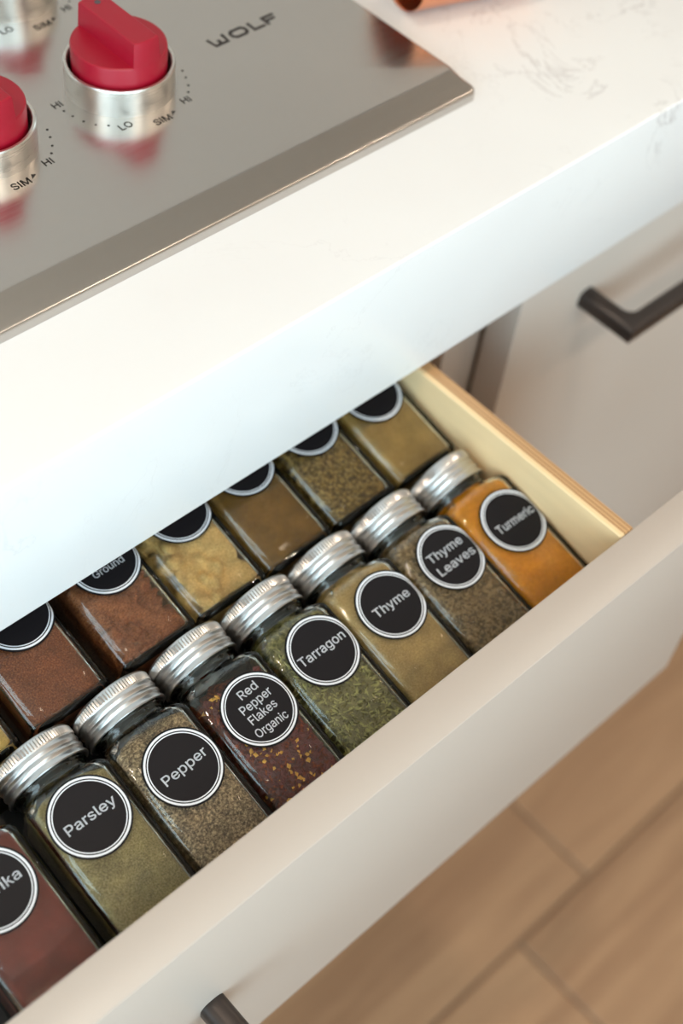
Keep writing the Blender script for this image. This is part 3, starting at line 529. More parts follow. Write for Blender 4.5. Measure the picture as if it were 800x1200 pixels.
# ------------------------------------------------------------------ base cabinets
FY, FT = 0.0120, 0.0226            # front face plane of the closed fronts and their thickness
BY = FY + FT + 0.004                   # face-frame plane
ZB = -0.82                        # underside of the boxes, above the toe kick
def pull_handle(parent, xl, xr, yb, zc, name='handle'):
    """bar pull: two round posts and a bar, inner corners filleted, outer corners mitred"""
    pr, d = 0.0070, 0.0432
    w, fr = 0.0136, 0.006
    yi = -d + 0.0126
    out = [(xl, 0.003), (xl, -d), (xr, -d), (xr, 0.003), (xr - w, 0.003)]
    out += [(xr - w - fr + fr * math.cos(a), yi + fr + fr * math.sin(a)) for a in [-HP * k / 6 for k in range(7)]]
    out += [(xl + w + fr + fr * math.cos(a), yi + fr + fr * math.sin(a)) for a in [-HP - HP * k / 6 for k in range(7)]]
    out.append((xl + w, 0.003))
    n = len(out)
    def inset(dd):
        res = []
        for k in range(n):
            p0, p1, p2 = Vector(out[k - 1]), Vector(out[k]), Vector(out[(k + 1) % n])
            e1, e2 = (p1 - p0).normalized(), (p2 - p1).normalized()
            n1, n2 = Vector((-e1.y, e1.x)), Vector((-e2.y, e2.x))
            m = (n1 + n2).normalized()
            q = p1 + m * (dd / max(m.dot(n1), 0.3))
            res.append((q.x, yb + (0.003 if out[k][1] > 0.002 else q.y)))
        return res
    R_ = 0.0052
    lv = [(-pr + R_ * (1 - math.cos(a)), R_ * (1 - math.sin(a))) for a in [HP * k / 5 for k in range(6)]]
    lv += [(-z, dd) for z, dd in lv[::-1]]
    rings = [[(x, y_, zc + z) for x, y_ in inset(dd)] for z, dd in lv]
    return link_mesh(name, pd_mesh(name, *loft(rings), True, 45), M['bronze'], parent)

# cabinet under the cooktop: carcass, face frame, the open spice drawer and a closed drawer below
XL, XR = -0.70, 0.3263
CB = -0.0937                      # tops of the boxes, just under the worktop
D_IN, D_TH, ZD, DH = -0.1425, 0.0226, -0.1011, 0.1935
cab = tag(empty('base_cabinet', (0, 0, 0)), 'greige base cabinet under the cooktop with its spice drawer pulled open', 'cabinet')
box('side_panel', M['inside'], XL, XL + 0.018, BY + 0.02, 0.64, ZB, CB, 0, 1, cab)
box('side_panel', M['inside'], 0.3085, 0.3265, BY + 0.02, 0.64, ZB, CB, 0, 1, cab)
box('bottom_panel', M['inside'], XL + 0.018, 0.3085, BY + 0.02, 0.64, ZB, ZB + 0.018, 0, 1, cab)
box('back_panel', M['inside'], XL + 0.018, 0.3085, 0.632, 0.64, ZB + 0.018, CB, 0, 1, cab)
box('stile', M['cabinet'], 0.2985, 0.3270, BY, BY + 0.0195, ZB, CB, 0.001, 1, cab)
box('stile', M['cabinet'], XL, XL + 0.035, BY, BY + 0.0195, ZB, CB, 0.001, 1, cab)
box('rail', M['cabinet'], XL + 0.035, 0.2985, BY, BY + 0.0195, -0.325, -0.29, 0.001, 1, cab)
box('toe_kick', M['cabinet'], XL, 0.3265, BY + 0.05, BY + 0.068, RZ0, ZB, 0, 1, cab)
lo = box('lower_drawer', M['cabinet'], XL, XR, FY, FY + FT, ZB, -0.2976, 0.0016, 2, cab)
pull_handle(lo, -0.325, -0.0460, FY, -0.40)

ZBOT = -0.1905                    # top of the drawer bottom
dr = box('drawer', M['cabinet'], XL, XR, D_IN - D_TH, D_IN, ZD - DH, ZD, 0.0013, 2, cab)
dr['label'] = 'open spice drawer with a greige slab front and plywood box'
SX0, SX1 = 0.2311, 0.2411
M['ply'] = mat_ply('birch_plywood', SX0, SX1 - SX0)
M['ply_l'] = mat_ply('birch_plywood_far', -0.62, 0.010)
box('side_panel', M['ply'], SX0, SX1, D_IN + 0.0002, 0.36, ZBOT - 0.012, ZD - 0.0003, 0.0006, 1, dr)
box('side_panel', M['ply_l'], -0.62, -0.610, D_IN + 0.0002, 0.36, ZBOT - 0.012, ZD - 0.0003, 0.0006, 1, dr)
box('back_panel', M['inside'], -0.610, SX0, 0.351, 0.36, ZBOT, ZD - 0.0003, 0, 1, dr)
box('bottom_panel', M['inside'], -0.610, SX0, D_IN + 0.0002, 0.351, ZBOT - 0.006, ZBOT, 0, 1, dr)
pull_handle(dr, -0.325, -0.0460, D_IN - D_TH, -0.1970)
# runner beside the drawer box
box('slide_rail', M['inside'], SX1 + 0.010, 0.3085, BY + 0.022, 0.60, -0.178, -0.140, 0.001, 1, cab)

# neighbouring cabinet with a closed front
cab2 = tag(empty('base_cabinet', (0, 0, 0)), 'greige base cabinet right of the open drawer with a closed front and dark bar handle', 'cabinet')
X2L, X2R = 0.3275, 1.00
box('side_panel', M['inside'], X2L, X2L + 0.018, BY + 0.02, 0.64, ZB, CB, 0, 1, cab2)
box('side_panel', M['inside'], X2R - 0.018, X2R, BY + 0.02, 0.64, ZB, CB, 0, 1, cab2)
box('bottom_panel', M['inside'], X2L + 0.018, X2R - 0.018, BY + 0.02, 0.64, ZB, ZB + 0.018, 0, 1, cab2)
box('stile', M['cabinet'], X2L, X2L + 0.035, BY, BY + 0.0195, ZB, CB, 0.001, 1, cab2)
box('stile', M['cabinet'], X2R - 0.035, X2R, BY, BY + 0.0195, ZB, CB, 0.001, 1, cab2)
box('toe_kick', M['cabinet'], X2L, X2R, BY + 0.05, BY + 0.068, RZ0, ZB, 0, 1, cab2)
d2 = box('door', M['cabinet'], X2L + 0.0015, X2R, FY, FY + FT, ZB, ZD, 0.0016, 2, cab2)
pull_handle(d2, 0.3900, 0.67, FY, -0.1462)

# ------------------------------------------------------------------ cooktop
CX0, CX1, CY0, CY1 = -0.44, 0.3203, 0.0684, 0.60
DECK = 0.0110
ck = tag(empty('cooktop', ((CX0 + CX1) / 2, (CY0 + CY1) / 2, 0.0)),
         'brushed stainless steel cooktop with red control knobs set into the countertop', 'cooktop')
OX, OY = ck.location.x, ck.location.y
def ring(ds, df, z, r):
    """rounded-rectangle loop inset by ds at the sides and df at front and back"""
    hx, hy = (CX1 - CX0) / 2 - ds, (CY1 - CY0) / 2 - df
    return [(x, y_, z) for x, y_ in rrect(hx, hy, max(r, 0.0012), 7)]
rings = [ring(0.0, 0.0, 0.0002, 0.005), ring(0.0, 0.0002, 0.0040, 0.005)]
for k in range(1, 7):                       # rolled outer edge
    a = math.radians(76 * k / 6)
    rings.append(ring(0.0002 + 0.0022 * (1 - math.cos(a)) * 0.6, 0.0002 + 0.0026 * (1 - math.cos(a)), 0.0040 + 0.0024 * math.sin(a), 0.005 - 0.001 * k / 6))
rings.append(ring(0.0030, 0.0090, 0.0083, 0.004))   # sloping band
rings.append(ring(0.0038, 0.0160, 0.0106, 0.004))
for k in range(1, 4):                       # soft crease up to the flat deck
    rings.append(ring(0.0038 + 0.0005 * k, 0.0160 + 0.0007 * k, 0.0106 + 0.0004 * (1 - (1 - k / 3) ** 2), 0.004))
v, f = loft(rings, True, True)
link_mesh('top_panel', pd_mesh('top_panel', v, f, True, 60), M['steel'], ck)

# knobs
def knob_meshes():
    seg = 64
    def circ(r, z, n=seg): return [(r * math.cos(2 * math.pi * k / n), r * math.sin(2 * math.pi * k / n), z) for k in range(n)]
    # bezel: turned ring
    prof = [(0.0282, 0.0), (0.0282, 0.0143), (0.0278, 0.0150), (0.0266, 0.0150), (0.0261, 0.0144), (0.0260, 0.0)]
    bez = pd_mesh('bezel', *loft([circ(r, z) for r, z in prof], False, False), True, 22)
    well = pd_mesh('bezel_floor', *loft([circ(0.0260, 0.0002), circ(0.0260, 0.0012)], True, True), False)
    # knob body
    prof = [(0.0225, 0.002), (0.0240, 0.003), (0.0243, 0.0238), (0.0240, 0.0247), (0.0233, 0.0251), (0.006, 0.0253)]
    body = loft([circ(r, z) for r, z in prof], True, True)
    # grip: strip of the disc, lofted upwards with draft
    def strip(hw, r, z, n=9):
        a0 = math.acos(hw / r)
        return [(r * math.cos(b_ + a0 + (math.pi - 2 * a0) * k / (n - 1)), r * math.sin(b_ + a0 + (math.pi - 2 * a0) * k / (n - 1)), z)
                for b_ in (0, math.pi) for k in range(n)]
    gr = [strip(0.0083, 0.0242, 0.0240), strip(0.0082, 0.0241, 0.0252), strip(0.0074, 0.0236, 0.0368), strip(0.0071, 0.0233, 0.0376), strip(0.0066, 0.0227, 0.0380)]
    gv, gf = loft(gr, True, True)
    n0 = len(body[0])
    v = body[0] + gv
    f = body[1] + [tuple(i + n0 for i in q) for q in gf]
    kn = pd_mesh('knob', v, f, True, 24)
    dot = pd_mesh('indicator_dot', *loft([circ(0.0016, 0.0379, 20), circ(0.0016, 0.0382, 20)], True, True), False)
    return bez, well, kn, dot
BEZ, WELL, KNOB, DOT = knob_meshes()
TXT = {k: text_mesh('marking', k, None, 0.0086, None, 12) for k in ('HI', 'LO', 'SIM')}
dotm = pd_mesh('dot', [(0.0007 * math.cos(a * math.pi / 5), 0.0007 * math.sin(a * math.pi / 5), 0) for a in range(10)], [tuple(range(10))], False)
arrow = pd_mesh('arrow', [(-0.0016, -0.0014, 0), (0.0018, 0.0006, 0), (-0.0002, 0.0018, 0)], [(0, 1, 2)], False)
ZK = DECK + 0.00008
K0 = (0.1630, 0.1762)
for kx, ky in (K0, (0.0783, 0.1762), (0.1618, 0.2764)):
    lx, ly = kx - OX, ky - OY
    bz = link_mesh('bezel', BEZ, M['bezel'], ck, (lx, ly, DECK))
    link_mesh('bezel_floor', WELL, M['black_gap'], bz)
    kb = link_mesh('knob', KNOB, M['red'], ck, (lx, ly, DECK))
    link_mesh('indicator_dot', DOT, M['dark_dot'], kb, (0, 0.0165, 0))
    dx, dy = kx - K0[0] - 0.0016, ky - K0[1] - 0.0023
    for t, (px, py) in (('HI', (0.1285, 0.1827)), ('LO', (0.1460, 0.1497)), ('SIM', (0.1639, 0.1429)), ('HI', (0.1835, 0.1489))):
        link_mesh('marking', TXT[t], M['ink'], ck, (px + dx - OX, py + dy - OY - 0.0022, ZK))
    for px, py in ((0.1284, 0.1768), (0.1294, 0.1709), (0.1313, 0.1644), (0.1345, 0.1588), (0.1392, 0.1546), (0.1887, 0.1532), (0.1924, 0.1577), (0.1955, 0.1637), (0.1978, 0.1693)):
        link_mesh('marking_dot', dotm, M['ink'], ck, (px + dx - OX, py + dy - OY, ZK))
    link_mesh('marking_arrow', arrow, M['ink'], ck, (0.1719 + dx - OX, 0.1441 + dy - OY, ZK))

# printed brand lettering on the deck: blocky letters, W with a short middle stroke
def poly_letters():
    t = 0.0019
    H = 0.0078
    v, f = [], []
    def quad(pts):
        i = len(v)
        v.extend([(x, y, 0) for x, y in pts])
        f.append(tuple(range(i, i + len(pts))))
    # W
    w = 0.0118
    quad([(0, H), (t, H), (t * 1.25, t), (t * 0.9, 0), (t * 0.6, 0)])
    quad([(t * 0.9, 0), (w - t * 0.9, 0), (w - t * 1.25, t), (t * 1.25, t)])
    quad([(w - t, H), (w, H), (w - t * 0.6, 0), (w - t * 0.9, 0), (w - t * 1.25, t)])
    quad([(w / 2 - t / 2, t), (w / 2 + t / 2, t), (w / 2 + t / 2, H * 0.62), (w / 2 - t / 2, H * 0.62)])
    # O
    x = 0.0139; w = 0.0118; c = 0.0022
    o_ = [(x + c, 0), (x + w - c, 0), (x + w, c), (x + w, H - c), (x + w - c, H), (x + c, H), (x, H - c), (x, c)]
    cx, cy = x + w / 2, H / 2
    i_ = [(cx + (px - cx) * (1 - 2 * t / w), cy + (py - cy) * (1 - 2 * t / H)) for px, py in o_]
    for k in range(8):
        quad([o_[k], o_[(k + 1) % 8], i_[(k + 1) % 8], i_[k]])
    # L
    x = 0.0279; w = 0.0086
    quad([(x, 0), (x + t, 0), (x + t, H), (x, H)])
    quad([(x + t, 0), (x + w, 0), (x + w, t), (x + t, t)])
    # F
    x = 0.0377; w = 0.0090
    quad([(x, 0), (x + t, 0), (x + t, H), (x, H)])
    quad([(x + t, H - t), (x + w, H - t), (x + w, H), (x + t, H)])
    quad([(x + t, H * 0.36), (x + w * 0.85, H * 0.36), (x + w * 0.85, H * 0.36 + t), (x + t, H * 0.36 + t)])
    return pd_mesh('lettering', v, f, False)
link_mesh('lettering', poly_letters(), M['ink'], ck, (0.2230 - OX, 0.1729 - OY, ZK))

# ------------------------------------------------------------------ copper tumbler lying behind the cooktop corner
cup = tag(empty('copper_cup', (0.3465, 0.1584, 0.0)), 'copper cup lying on the countertop beside the cooktop corner', 'cup')
def circ3(r, z, n=64): return [(r * math.cos(2 * math.pi * k / n), r * math.sin(2 * math.pi * k / n), z) for k in range(n)]
prof = [(r * 0.8, z * 0.85) for r, z in ((0.028, 0.0985), (0.0335, 0.0980), (0.0352, 0.0962), (0.0358, 0.09), (0.0358, 0.004), (0.0360, 0.001), (0.0356, 0.0), (0.0350, 0.001), (0.0347, 0.004), (0.0345, 0.09), (0.030, 0.0965))]
link_mesh('cup_body', pd_mesh('cup_body', *loft([circ3(r, z) for r, z in prof], True, True), True, 60), M['copper'], cup, (0, 0, 0.0289), (0, HP, math.radians(-17)))

# ------------------------------------------------------------------ spice jars
HW, RC, JT = 0.0218, 0.0036, 0.0436     # body half-width, corner radius, top of the lying jar
ZC = JT / 2 + 0.0002
HWZ = JT / 2
# jar profile along its axis: (y, half-width, corner radius, 0 = square .. 1 = round)
SEC = [(0.0, 0.0180, 0.0034, 0), (0.0006, 0.0200, 0.0034, 0), (0.0018, 0.0212, RC, 0), (0.0034, HW, RC, 0), (0.0725, HW, RC, 0),
       (0.0745, HW - 0.0001, RC, 0.0), (0.0762, 0.0214, 0.0042, 0.02), (0.0778, 0.0207, 0.0054, 0.08), (0.0792, 0.0199, 0.0075, 0.25),
       (0.0804, 0.0192, 0.011, 0.6), (0.0814, 0.0187, 0.015, 1.0), (0.0838, 0.0186, 0.016, 1.0), (0.0846, 0.0193, 0.016, 1.0), (0.0854, 0.0195, 0.016, 1.0),
       (0.0862, 0.0193, 0.016, 1.0), (0.0870, 0.0186, 0.016, 1.0), (0.0960, 0.0186, 0.016, 1.0)]
def sec_at(y):
    y = max(SEC[0][0], min(SEC[-1][0], y))
    for a, b_ in zip(SEC, SEC[1:]):
        if y <= b_[0]:
            t = (y - a[0]) / (b_[0] - a[0])
            return tuple(a[k] + (b_[k] - a[k]) * t for k in (1, 2, 3))
def sec_radius(th, h, r, t):
    """distance from the axis to a rounded square (h, r), blended to a circle by t, in direction th"""
    c, s_ = abs(math.cos(th)), abs(math.sin(th))
    big, sm = max(c, s_), min(c, s_)
    d = h / big
    if d * sm > h - r:
        k = h - r
        bq = k * (big + sm)
        d = bq + math.sqrt(max(bq * bq - (2 * k * k - r * r), 0))
    return d * (1 - t) + h * t
def ring_angles():
    out = []
    for q in range(4):
        fa = math.atan2(HW - RC, HW)
        for k in range(5): out.append(q * HP - fa + 2 * fa * k / 5)
        for k in range(18): out.append(q * HP + fa + (HP - 2 * fa) * k / 18)
    return out
def jar_glass_mesh():
    A = ring_angles()
    WALL = 0.0021
    def rg(y, h, r, t): return [(math.cos(a) * sec_radius(a, h, r, t), y, math.sin(a) * sec_radius(a, h, r, t)) for a in A]
    rings = [rg(y, h, r, t) for y, h, r, t in SEC]
    inner = []
    for y in (0.0036, 0.0042, 0.0056, 0.0725, 0.0742, 0.0756, 0.0770, 0.0782, 0.0794, 0.0806, 0.0960):
        h, r, t = sec_at(y + (0.0008 if y > 0.07 else 0))
        h = min(h, 0.0187) if t >= 1 else h
        e = {0.0036: 0.0030, 0.0042: 0.0010}.get(y, 0.0)
        inner.append(rg(y, h - WALL - e, max(r + 0.0002, 0.001), t))
    rings += inner[::-1]
    v, f = loft(rings, True, True)
    return pd_mesh('glass_body', v, [tuple(reversed(q)) for q in f], True, 50)

def lid_mesh():
    seg = 168
    prof = [(0.0, 0.1030, 0), (0.0150, 0.1030, 0), (0.0160, 0.1035, 0), (0.0186, 0.1035, 0), (0.0198, 0.1030, 0), (0.0202, 0.1022, 0.3),
            (0.0204, 0.1016, 1), (0.0204, 0.0982, 1), (0.0203, 0.0977, 0.3), (0.0200, 0.0972, 0), (0.0201, 0.0965, 0), (0.0205, 0.0956, 0),
            (0.0205, 0.0950, 0), (0.0199, 0.0941, 0), (0.0197, 0.0936, 0), (0.0200, 0.0930, 0), (0.0205, 0.0921, 0), (0.0205, 0.0914, 0),
            (0.0199, 0.0905, 0), (0.0197, 0.0900, 0), (0.0201, 0.0890, 0), (0.0206, 0.0880, 0), (0.0207, 0.0872, 0), (0.0203, 0.0867, 0), (0.0192, 0.0870, 0)]
    rings = []
    for r, y, k in prof:
        r *= 1.048
        y -= 0.0006
        rings.append([((r + k * (0.00022 if j % 2 else -0.00034)) * math.cos(2 * math.pi * j / seg), y,
                       (r + k * (0.00022 if j % 2 else -0.00034)) * math.sin(2 * math.pi * j / seg)) for j in range(seg)])
    v, f = loft(rings[1:], True, False)
    return pd_mesh('lid', v, [tuple(q) for q in f], True, 32)

GLASS, LID = jar_glass_mesh(), lid_mesh()

def wrap(me, ox):
    """bend flat label artwork over the jar's rounded long corners (ox: label centre from the jar's axis)"""
    fh, r = HW - RC, RC + 0.0001
    for v in me.vertices:
        x = v.co.x + ox
        a = abs(x)
        if a > fh:
            th = min((a - fh) / r, 1.5)
            v.co.z -= (r - (v.co.z)) * (1 - math.cos(th)) if False else r * (1 - math.cos(th))
            x = math.copysign(fh + r * math.sin(th), x)
            v.co.x = x - ox
    me.update()
    return me

def disc_mesh(r, z0, z1):
    n = 72
    rs = [r * (1 - k / 24) for k in range(23)]
    v, f = [], []
    rings = [[(r * math.cos(2 * math.pi * k / n), r * math.sin(2 * math.pi * k / n), z0) for k in range(n)]]
    for q in rs:
        rings.append([(q * math.cos(2 * math.pi * k / n), q * math.sin(2 * math.pi * k / n), z1) for k in range(n)])
    v, f = loft(rings, False, True)
    return pd_mesh('label', v, f, True, 50)

def annulus(r0_, r1_, z):
    n = 96
    v, f = loft([[(q * math.cos(2 * math.pi * k / n), q * math.sin(2 * math.pi * k / n), z) for k in range(n)] for q in (r1_, (r0_ + r1_) / 2, r0_)], False, False)
    return pd_mesh('ring', v, f, False)

def contents_mesh(seed, grain=0.0003, lumps=0.0, lump_scale=160, fill=0.0860, slope=0.004, inset=0.0):
    """packed spice filling the jar's cavity: rough skin, the end towards the lid sloping like a settled heap"""
    ns, na = 76, 120
    off = Vector((seed * 3.1, seed * 1.7, seed * 0.9))
    rings = []
    for s_ in range(ns + 1):
        t = s_ / ns
        y0 = 0.0040 + (fill - 0.0040) * t
        rg = []
        for k in range(na):
            a = 2 * math.pi * (k + 0.5) / na
            y = y0
            up_ = math.sin(a)
            y -= slope * t ** 3 * (up_ + 0.3) * (0.7 + 0.5 * noise.noise(Vector((math.cos(a) * 3, up_ * 2, 0)) + off))
            h, r, tt = sec_at(y + (0.0008 if y > 0.07 else 0))
            h = min(h, 0.0187) if tt >= 1 else h
            d = sec_radius(a, h - 0.0023 - inset, max(r + 0.0000, 0.001), tt)
            x, z = math.cos(a) * d, math.sin(a) * d
            P = Vector((x, y, z))
            w = abs(noise.fractal(P * 600 + off, 1.0, 2.0, 3)) * grain
            if lumps and z > 0:
                q = noise.noise(P * 55 + off * 2) + 0.25
                if q > 0:
                    w += lumps * min(1, q * 1.8) * min(1.0, noise.voronoi(P * lump_scale + off)[0][0] ** 2 * 3.0)
            if t < 0.03: w += 0.0012 * (1 - t / 0.03) ** 2
            if t > 0.94: w += 0.004 * ((t - 0.94) / 0.06) ** 2
            sc = (d - w) / d
            rg.append((x * sc, y, z * sc))
        rings.append(rg)
    v, f = loft(rings, True, True)
    return pd_mesh('contents', v, [tuple(reversed(q)) for q in f], True, 70)

def flakes_mesh(name, seed, count, lx, wx, thick, jitter=0.0008, zones=('top', 'left', 'right', 'end'), curl=0.3):
    """loose flakes pressed against the inside of the glass"""
    rnd = random.Random(seed)
    hw, hz = HW - 0.0023, HWZ - 0.0023
    v, f = [], []
    for _ in range(count):
        zone = rnd.choices(zones, weights=[6 if z == 'top' else 2 for z in zones])[0]
        L = lx * rnd.uniform(0.5, 1.15); W = wx * rnd.uniform(0.6, 1.2)
        dep = rnd.uniform(0.0, jitter)
        yy = rnd.uniform(0.007, 0.069)
        if zone == 'top':
            c = Vector((rnd.uniform(-hw + .003, hw - .003), yy, hz - dep)); e1, e2, nn = Vector((1, 0, 0)), Vector((0, 1, 0)), Vector((0, 0, 1))
        elif zone == 'left':
            c = Vector((-hw + dep, yy, rnd.uniform(-hz + .003, hz - .003))); e1, e2, nn = Vector((0, 0, 1)), Vector((0, 1, 0)), Vector((-1, 0, 0))
        elif zone == 'right':
            c = Vector((hw - dep, yy, rnd.uniform(-hz + .003, hz - .003))); e1, e2, nn = Vector((0, 0, 1)), Vector((0, 1, 0)), Vector((1, 0, 0))
        else:
            c = Vector((rnd.uniform(-hw + .003, hw - .003), 0.0042 + dep, rnd.uniform(-hz + .003, hz - .003))); e1, e2, nn = Vector((1, 0, 0)), Vector((0, 0, 1)), Vector((0, -1, 0))
        a = rnd.uniform(0, math.pi)
        d1 = e1 * math.cos(a) + e2 * math.sin(a)
        d2 = -e1 * math.sin(a) + e2 * math.cos(a)
        d1 = (d1 - nn * rnd.uniform(0, curl)).normalized()
        i = len(v)
        sag = nn * (-W * rnd.uniform(0.1, 0.4))
        for q in (d1 * L / 2, d2 * W / 2 + sag + d1 * L * rnd.uniform(-.15, .15), -d1 * L / 2, -d2 * W / 2 + sag + d1 * L * rnd.uniform(-.15, .15)):
            v.append(tuple(c + q - nn * 0.0003))
        v.append(tuple(c + nn * thick * 0.3 - nn * 0.0003)); v.append(tuple(c - nn * thick - nn * 0.0003))
        for k in range(4):
            f.append((i + k, i + (k + 1) % 4, i + 4))
            f.append((i + (k + 1) % 4, i + k, i + 5))
    return pd_mesh(name, v, f, False)

def S(*a): return [srgb(*c) for c in a]
SP = {
    'paprika':  mat_spice('paprika_powder', S((115, 49, 39), (134, 61, 48), (148, 73, 57)), 1800, 70, 0.3),
    'parsley':  mat_spice('parsley_powder', S((128, 114, 72), (163, 146, 98), (190, 172, 124)), 1300, 120, 0.5),
    'pepper':   mat_spice('ground_pepper', S((86, 70, 52), (158, 133, 102), (227, 199, 157)), 900, 120, 0.8),
    'redbase':  mat_spice('crushed_pepper', S((69, 26, 20), (115, 44, 27), (167, 77, 34)), 500, 120, 0.8),
    'tarbase':  mat_spice('tarragon_crumbs', S((84, 82, 44), (124, 117, 66), (170, 158, 100)), 500, 120, 0.8),
    'thyme':    mat_spice('thyme_powder', S((169, 138, 84), (196, 164, 107), (217, 185, 127)), 1500, 80, 0.3),
    'tlbase':   mat_spice('thyme_leaf_crumbs', S((100, 80, 50), (150, 122, 84), (196, 166, 123)), 450, 120, 0.8),
    'turmeric': mat_spice('turmeric_powder', S((218, 132, 18), (240, 154, 30), (250, 172, 50)), 1300, 60, 0.4),
    'yellow':   mat_spice('yellow_powder', S((214, 172, 88), (236, 196, 112), (246, 212, 134)), 1300, 80, 0.4),
    'brown':    mat_spice('brown_powder', S((104, 54, 30), (138, 76, 44), (170, 104, 64)), 1300, 90, 0.6),
    'cocoa':    mat_spice('reddish_brown_powder', S((124, 70, 43), (160, 96, 59), (189, 122, 79)), 1100, 100, 0.5),
    'ginger':   mat_spice('sandy_powder', S((206, 164, 96), (232, 192, 122), (246, 212, 148)), 1200, 90, 0.5),
    'cumin':    mat_spice('olive_brown_powder', S((104, 72, 24), (130, 92, 36), (150, 112, 50)), 1500, 80, 0.3),
    'herb':     mat_spice('dark_herb', S((67, 49, 23), (124, 96, 48), (179, 145, 79)), 380, 130, 0.9),
    'tan':      mat_spice('tan_powder', S((146, 112, 56), (172, 136, 74), (192, 156, 92)), 1500, 70, 0.3),
}
FLK = {
    'chili':  plain('chili_flake', srgb(104, 30, 24), 0.45, bscale=400, vary=0.35),
    'seed':   plain('chili_seed', srgb(250, 183, 70), 0.5, bscale=300, vary=0.15),
    'leaf1':  plain('tarragon_leaf', srgb(144, 136, 88), 0.6, bscale=350, vary=0.35),
    'leaf2':  plain('tarragon_leaf_pale', srgb(189, 183, 111), 0.6, bscale=350, vary=0.25),
    'tl1':    plain('thyme_leaf', srgb(167, 138, 95), 0.7, bscale=400, vary=0.35),
    'tl2':    plain('thyme_leaf_dark', srgb(112, 91, 57), 0.7, bscale=400, vary=0.3),
    'hb':     plain('herb_bit', srgb(167, 136, 70), 0.7, bscale=400, vary=0.35),
}
WHITE_Z = 0.00014
def jar(name, label, x, base, spice, lines=(), lab=(0, 0.0605), cont={}, flakes=()):
    """lines: (text, width, x offset, baseline offset from label centre, rotation, cap height)"""
    e = empty(name, (x, base[0], base[1]))
    e.rotation_euler = (TILT, 0, 0)
    tag(e, label, 'jar', 'square glass spice jars lying in the drawer')
    assert len(label.split()) <= 16, label
    link_mesh('glass_body', GLASS, M['glass'], e, (0, 0, ZC))
    link_mesh('lid', LID, M['alu'], e, (0, 0, ZC - 0.0001))
    link_mesh('contents', contents_mesh(random.random() * 9, **cont), SP[spice], e, (0, 0, ZC))
    for k, (nm, mt, cnt, L, W, th, zs) in enumerate(flakes):
        o = link_mesh(nm, flakes_mesh(nm, int(x * 1e4) + k * 77, cnt, L, W, th, zones=zs), FLK[mt], e, (0, 0, ZC))
        o['kind'] = 'stuff'
    ox, oy = lab
    lb = link_mesh('label', wrap(disc_mesh(0.0190, 0.0, 0.00018), ox), M['black_label'], e, (ox, oy, JT + 0.00045))
    for a, b_ in ((0.0171, 0.0181), (0.0160, 0.0165)):
        link_mesh('ring', wrap(annulus(a, b_, 0.00018 + WHITE_Z), ox), M['white_print'], lb)
    for (t, w, tx, ty, ra, hh) in lines:
        me = text_mesh('lettering', t, w * 0.91, 0.005, hh, 9)
        c, s = math.cos(math.radians(ra)), math.sin(math.radians(ra))
        for vv in me.vertices:
            X, Y = vv.co.x, vv.co.y
            vv.co = (c * X - s * Y + tx + 0.0009, s * X + c * Y + ty - 0.0009, 0.00018 + WHITE_Z)
        link_mesh('lettering', wrap(me, ox), M['white_print'], lb)
    return e

TILT = 0.21234                      # the jars lean back on a tiered tray, lids up
CT, ST = math.cos(TILT), math.sin(TILT)
def base_at(s_, off):
    """lower rear corner of a jar whose label face lies in the tilted label plane; s_ along it, off below it"""
    n = (-ST, CT)
    return (-0.083 + s_ * CT + (off - JT - 0.0005) * n[0], -0.1235 + s_ * ST + (off - JT - 0.0005) * n[1])
SB1, SB2, OFF2 = -0.0600, 0.0452, -0.012
B1, B2 = base_at(SB1, 0.0), base_at(SB2, OFF2)

# tiered tray under the jars
tray = tag(empty('spice_tray', (0, B1[0], ZBOT + 0.0001)), 'black tiered tray under the spice jars in the drawer', 'tray')
def tier(b, z0, ln):
    p0 = (b[0] - 0.004 * CT, b[1] - 0.004 * ST - 0.0004)
    p1 = (b[0] + ln * CT, b[1] + ln * ST - 0.0004)
    pts = [(p0[0], z0), p0, p1, (p1[0], z0)]
    v = [(x, y_ - B1[0], z_ - ZBOT - 0.0001) for x in (-0.605, SX0 - 0.0006) for y_, z_ in pts]
    return v, [(0, 1, 2, 3), (7, 6, 5, 4), (0, 4, 5, 1), (1, 5, 6, 2), (2, 6, 7, 3), (3, 7, 4, 0)]
for b, ln in ((B1, 0.092), (B2, 0.105)):
    link_mesh('tier', pd_mesh('tier', *tier(b, ZBOT + 0.0001, ln), False), M['black_gap'], tray)

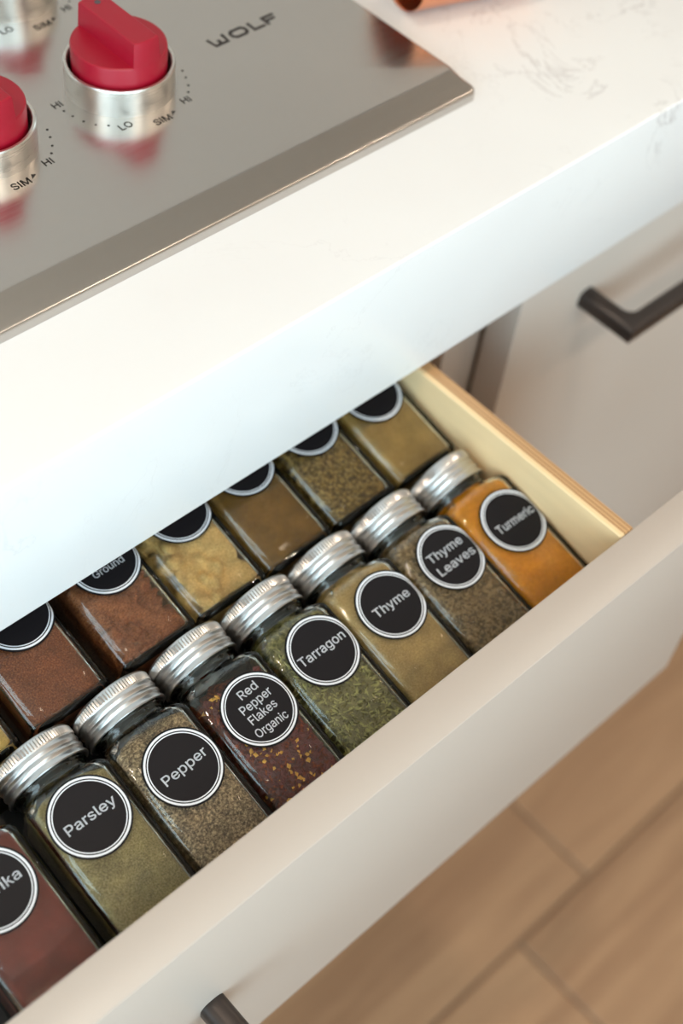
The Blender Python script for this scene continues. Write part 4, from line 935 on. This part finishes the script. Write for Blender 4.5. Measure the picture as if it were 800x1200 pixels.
def frow(name, label, jx, lx, s_, spice, lines, **kw):
    return jar(name, label, jx, B1, spice, lines, (lx - jx, s_ - SB1), **kw)
TOP = ('top', 'left', 'right', 'end')
frow('spice_jar', 'spice jar of dark red powder in the lower left corner, its label cut off', -0.1062, -0.1082, -0.003, 'paprika', [('Paprika', 0.0285, -0.0008, -0.0016, 0, 0.0046)])
frow('spice_jar', 'spice jar with black round label reading Parsley, dull green powder inside', -0.0566, -0.0575, -0.0019, 'parsley', [('Parsley', 0.0283, -0.0004, -0.0012, 0, 0.0047)], cont=dict(fill=0.0830, slope=0.009))
frow('spice_jar', 'spice jar labelled Pepper alone, filled with coarse grey-brown ground grains', -0.0118, -0.0107, -0.0088, 'pepper', [('Pepper', 0.0273, -0.0002, -0.0015, 3, 0.0047)], cont=dict(grain=0.0006, slope=0.009, fill=0.083))
frow('spice_jar', 'spice jar labelled Red Pepper Flakes Organic, dark red flakes with yellow seeds', 0.0327, 0.0352, -0.0081, 'redbase',
     [('Red', 0.0118, 0.0004, 0.0092, 3, 0.0043), ('Pepper', 0.0203, 0.0003, 0.0029, 3, 0.0043), ('Flakes', 0.0178, -0.0005, -0.0033, 3, 0.0043), ('Organic', 0.0205, -0.0010, -0.0103, 0, 0.0042)],
     cont=dict(grain=0.0008, fill=0.076, slope=0.014, inset=0.0010), flakes=[('flakes', 'chili', 900, 0.0046, 0.0034, 0.0004, TOP), ('seeds', 'seed', 190, 0.0030, 0.0028, 0.0007, TOP)])
frow('spice_jar', 'spice jar labelled Tarragon, filled with dried green leaf pieces', 0.0770, 0.0798, -0.0035, 'tarbase', [('Tarragon', 0.0312, -0.0011, -0.0004, 0, 0.0047)],
     cont=dict(grain=0.0008, inset=0.0010), flakes=[('leaf_pieces', 'leaf1', 1300, 0.0060, 0.0017, 0.0003, TOP), ('pale_leaf_pieces', 'leaf2', 700, 0.0052, 0.0014, 0.0003, TOP)])
frow('spice_jar', 'spice jar labelled Thyme alone, filled with fine tan powder', 0.1210, 0.1244, -0.0051, 'thyme', [('Thyme', 0.0255, -0.0004, -0.0009, 0, 0.0047)])
frow('spice_jar', 'spice jar labelled Thyme Leaves, filled with small brown-green dried leaves', 0.1650, 0.1690, -0.0035, 'tlbase', [('Thyme', 0.0260, -0.0012, 0.0034, 0, 0.0047), ('Leaves', 0.0277, -0.0003, -0.0049, 0, 0.0047)],
     cont=dict(grain=0.0008, inset=0.0010), flakes=[('leaves', 'tl1', 1500, 0.0038, 0.0013, 0.0004, TOP), ('dark_leaves', 'tl2', 900, 0.0036, 0.0012, 0.0004, TOP)])
frow('spice_jar', 'spice jar labelled Turmeric beside the plywood drawer side, bright orange powder', 0.2090, 0.2128, -0.0075, 'turmeric', [('Turmeric', 0.0294, -0.0001, -0.0016, -1, 0.0047)])

def brow(label, jx, lx, s_, spice, lines=(), **kw):
    return jar('spice_jar', label, jx, B2, spice, lines, (lx - jx, s_ - SB2), **kw)
brow('yellow powder spice jar at the left frame edge behind the Parsley jar', -0.0795, -0.076, 0.0990, 'yellow')
brow('brown powder spice jar half hidden under the counter, directly behind the Pepper jar lid', -0.0296, -0.0250, 0.0997, 'brown', cont=dict(grain=0.0006))
brow('spice jar of lumpy reddish brown powder, label showing the word Ground', 0.0226, 0.0263, 0.0992, 'cocoa', [('Ground', 0.0196, -0.0012, -0.0053, 0, 0.0038)], cont=dict(grain=0.0006, lumps=0.0055, lump_scale=230))
brow('spice jar of lumpy sandy yellow powder behind the Tarragon jar lid', 0.0682, 0.0730, 0.1014, 'ginger', cont=dict(grain=0.0005, lumps=0.0070, lump_scale=95))
brow('spice jar of smooth olive brown powder behind the Thyme jar lid', 0.1132, 0.1175, 0.1039, 'cumin')
brow('spice jar of coarse dark brown herbs in the back row, second from the plywood side', 0.1593, 0.1625, 0.1031, 'herb', cont=dict(grain=0.0009, inset=0.0010), flakes=[('herb_bits', 'hb', 900, 0.0030, 0.0013, 0.0004, TOP)])
brow('spice jar of smooth tan powder in the back row beside the plywood drawer side', 0.2057, 0.2077, 0.0992, 'tan')
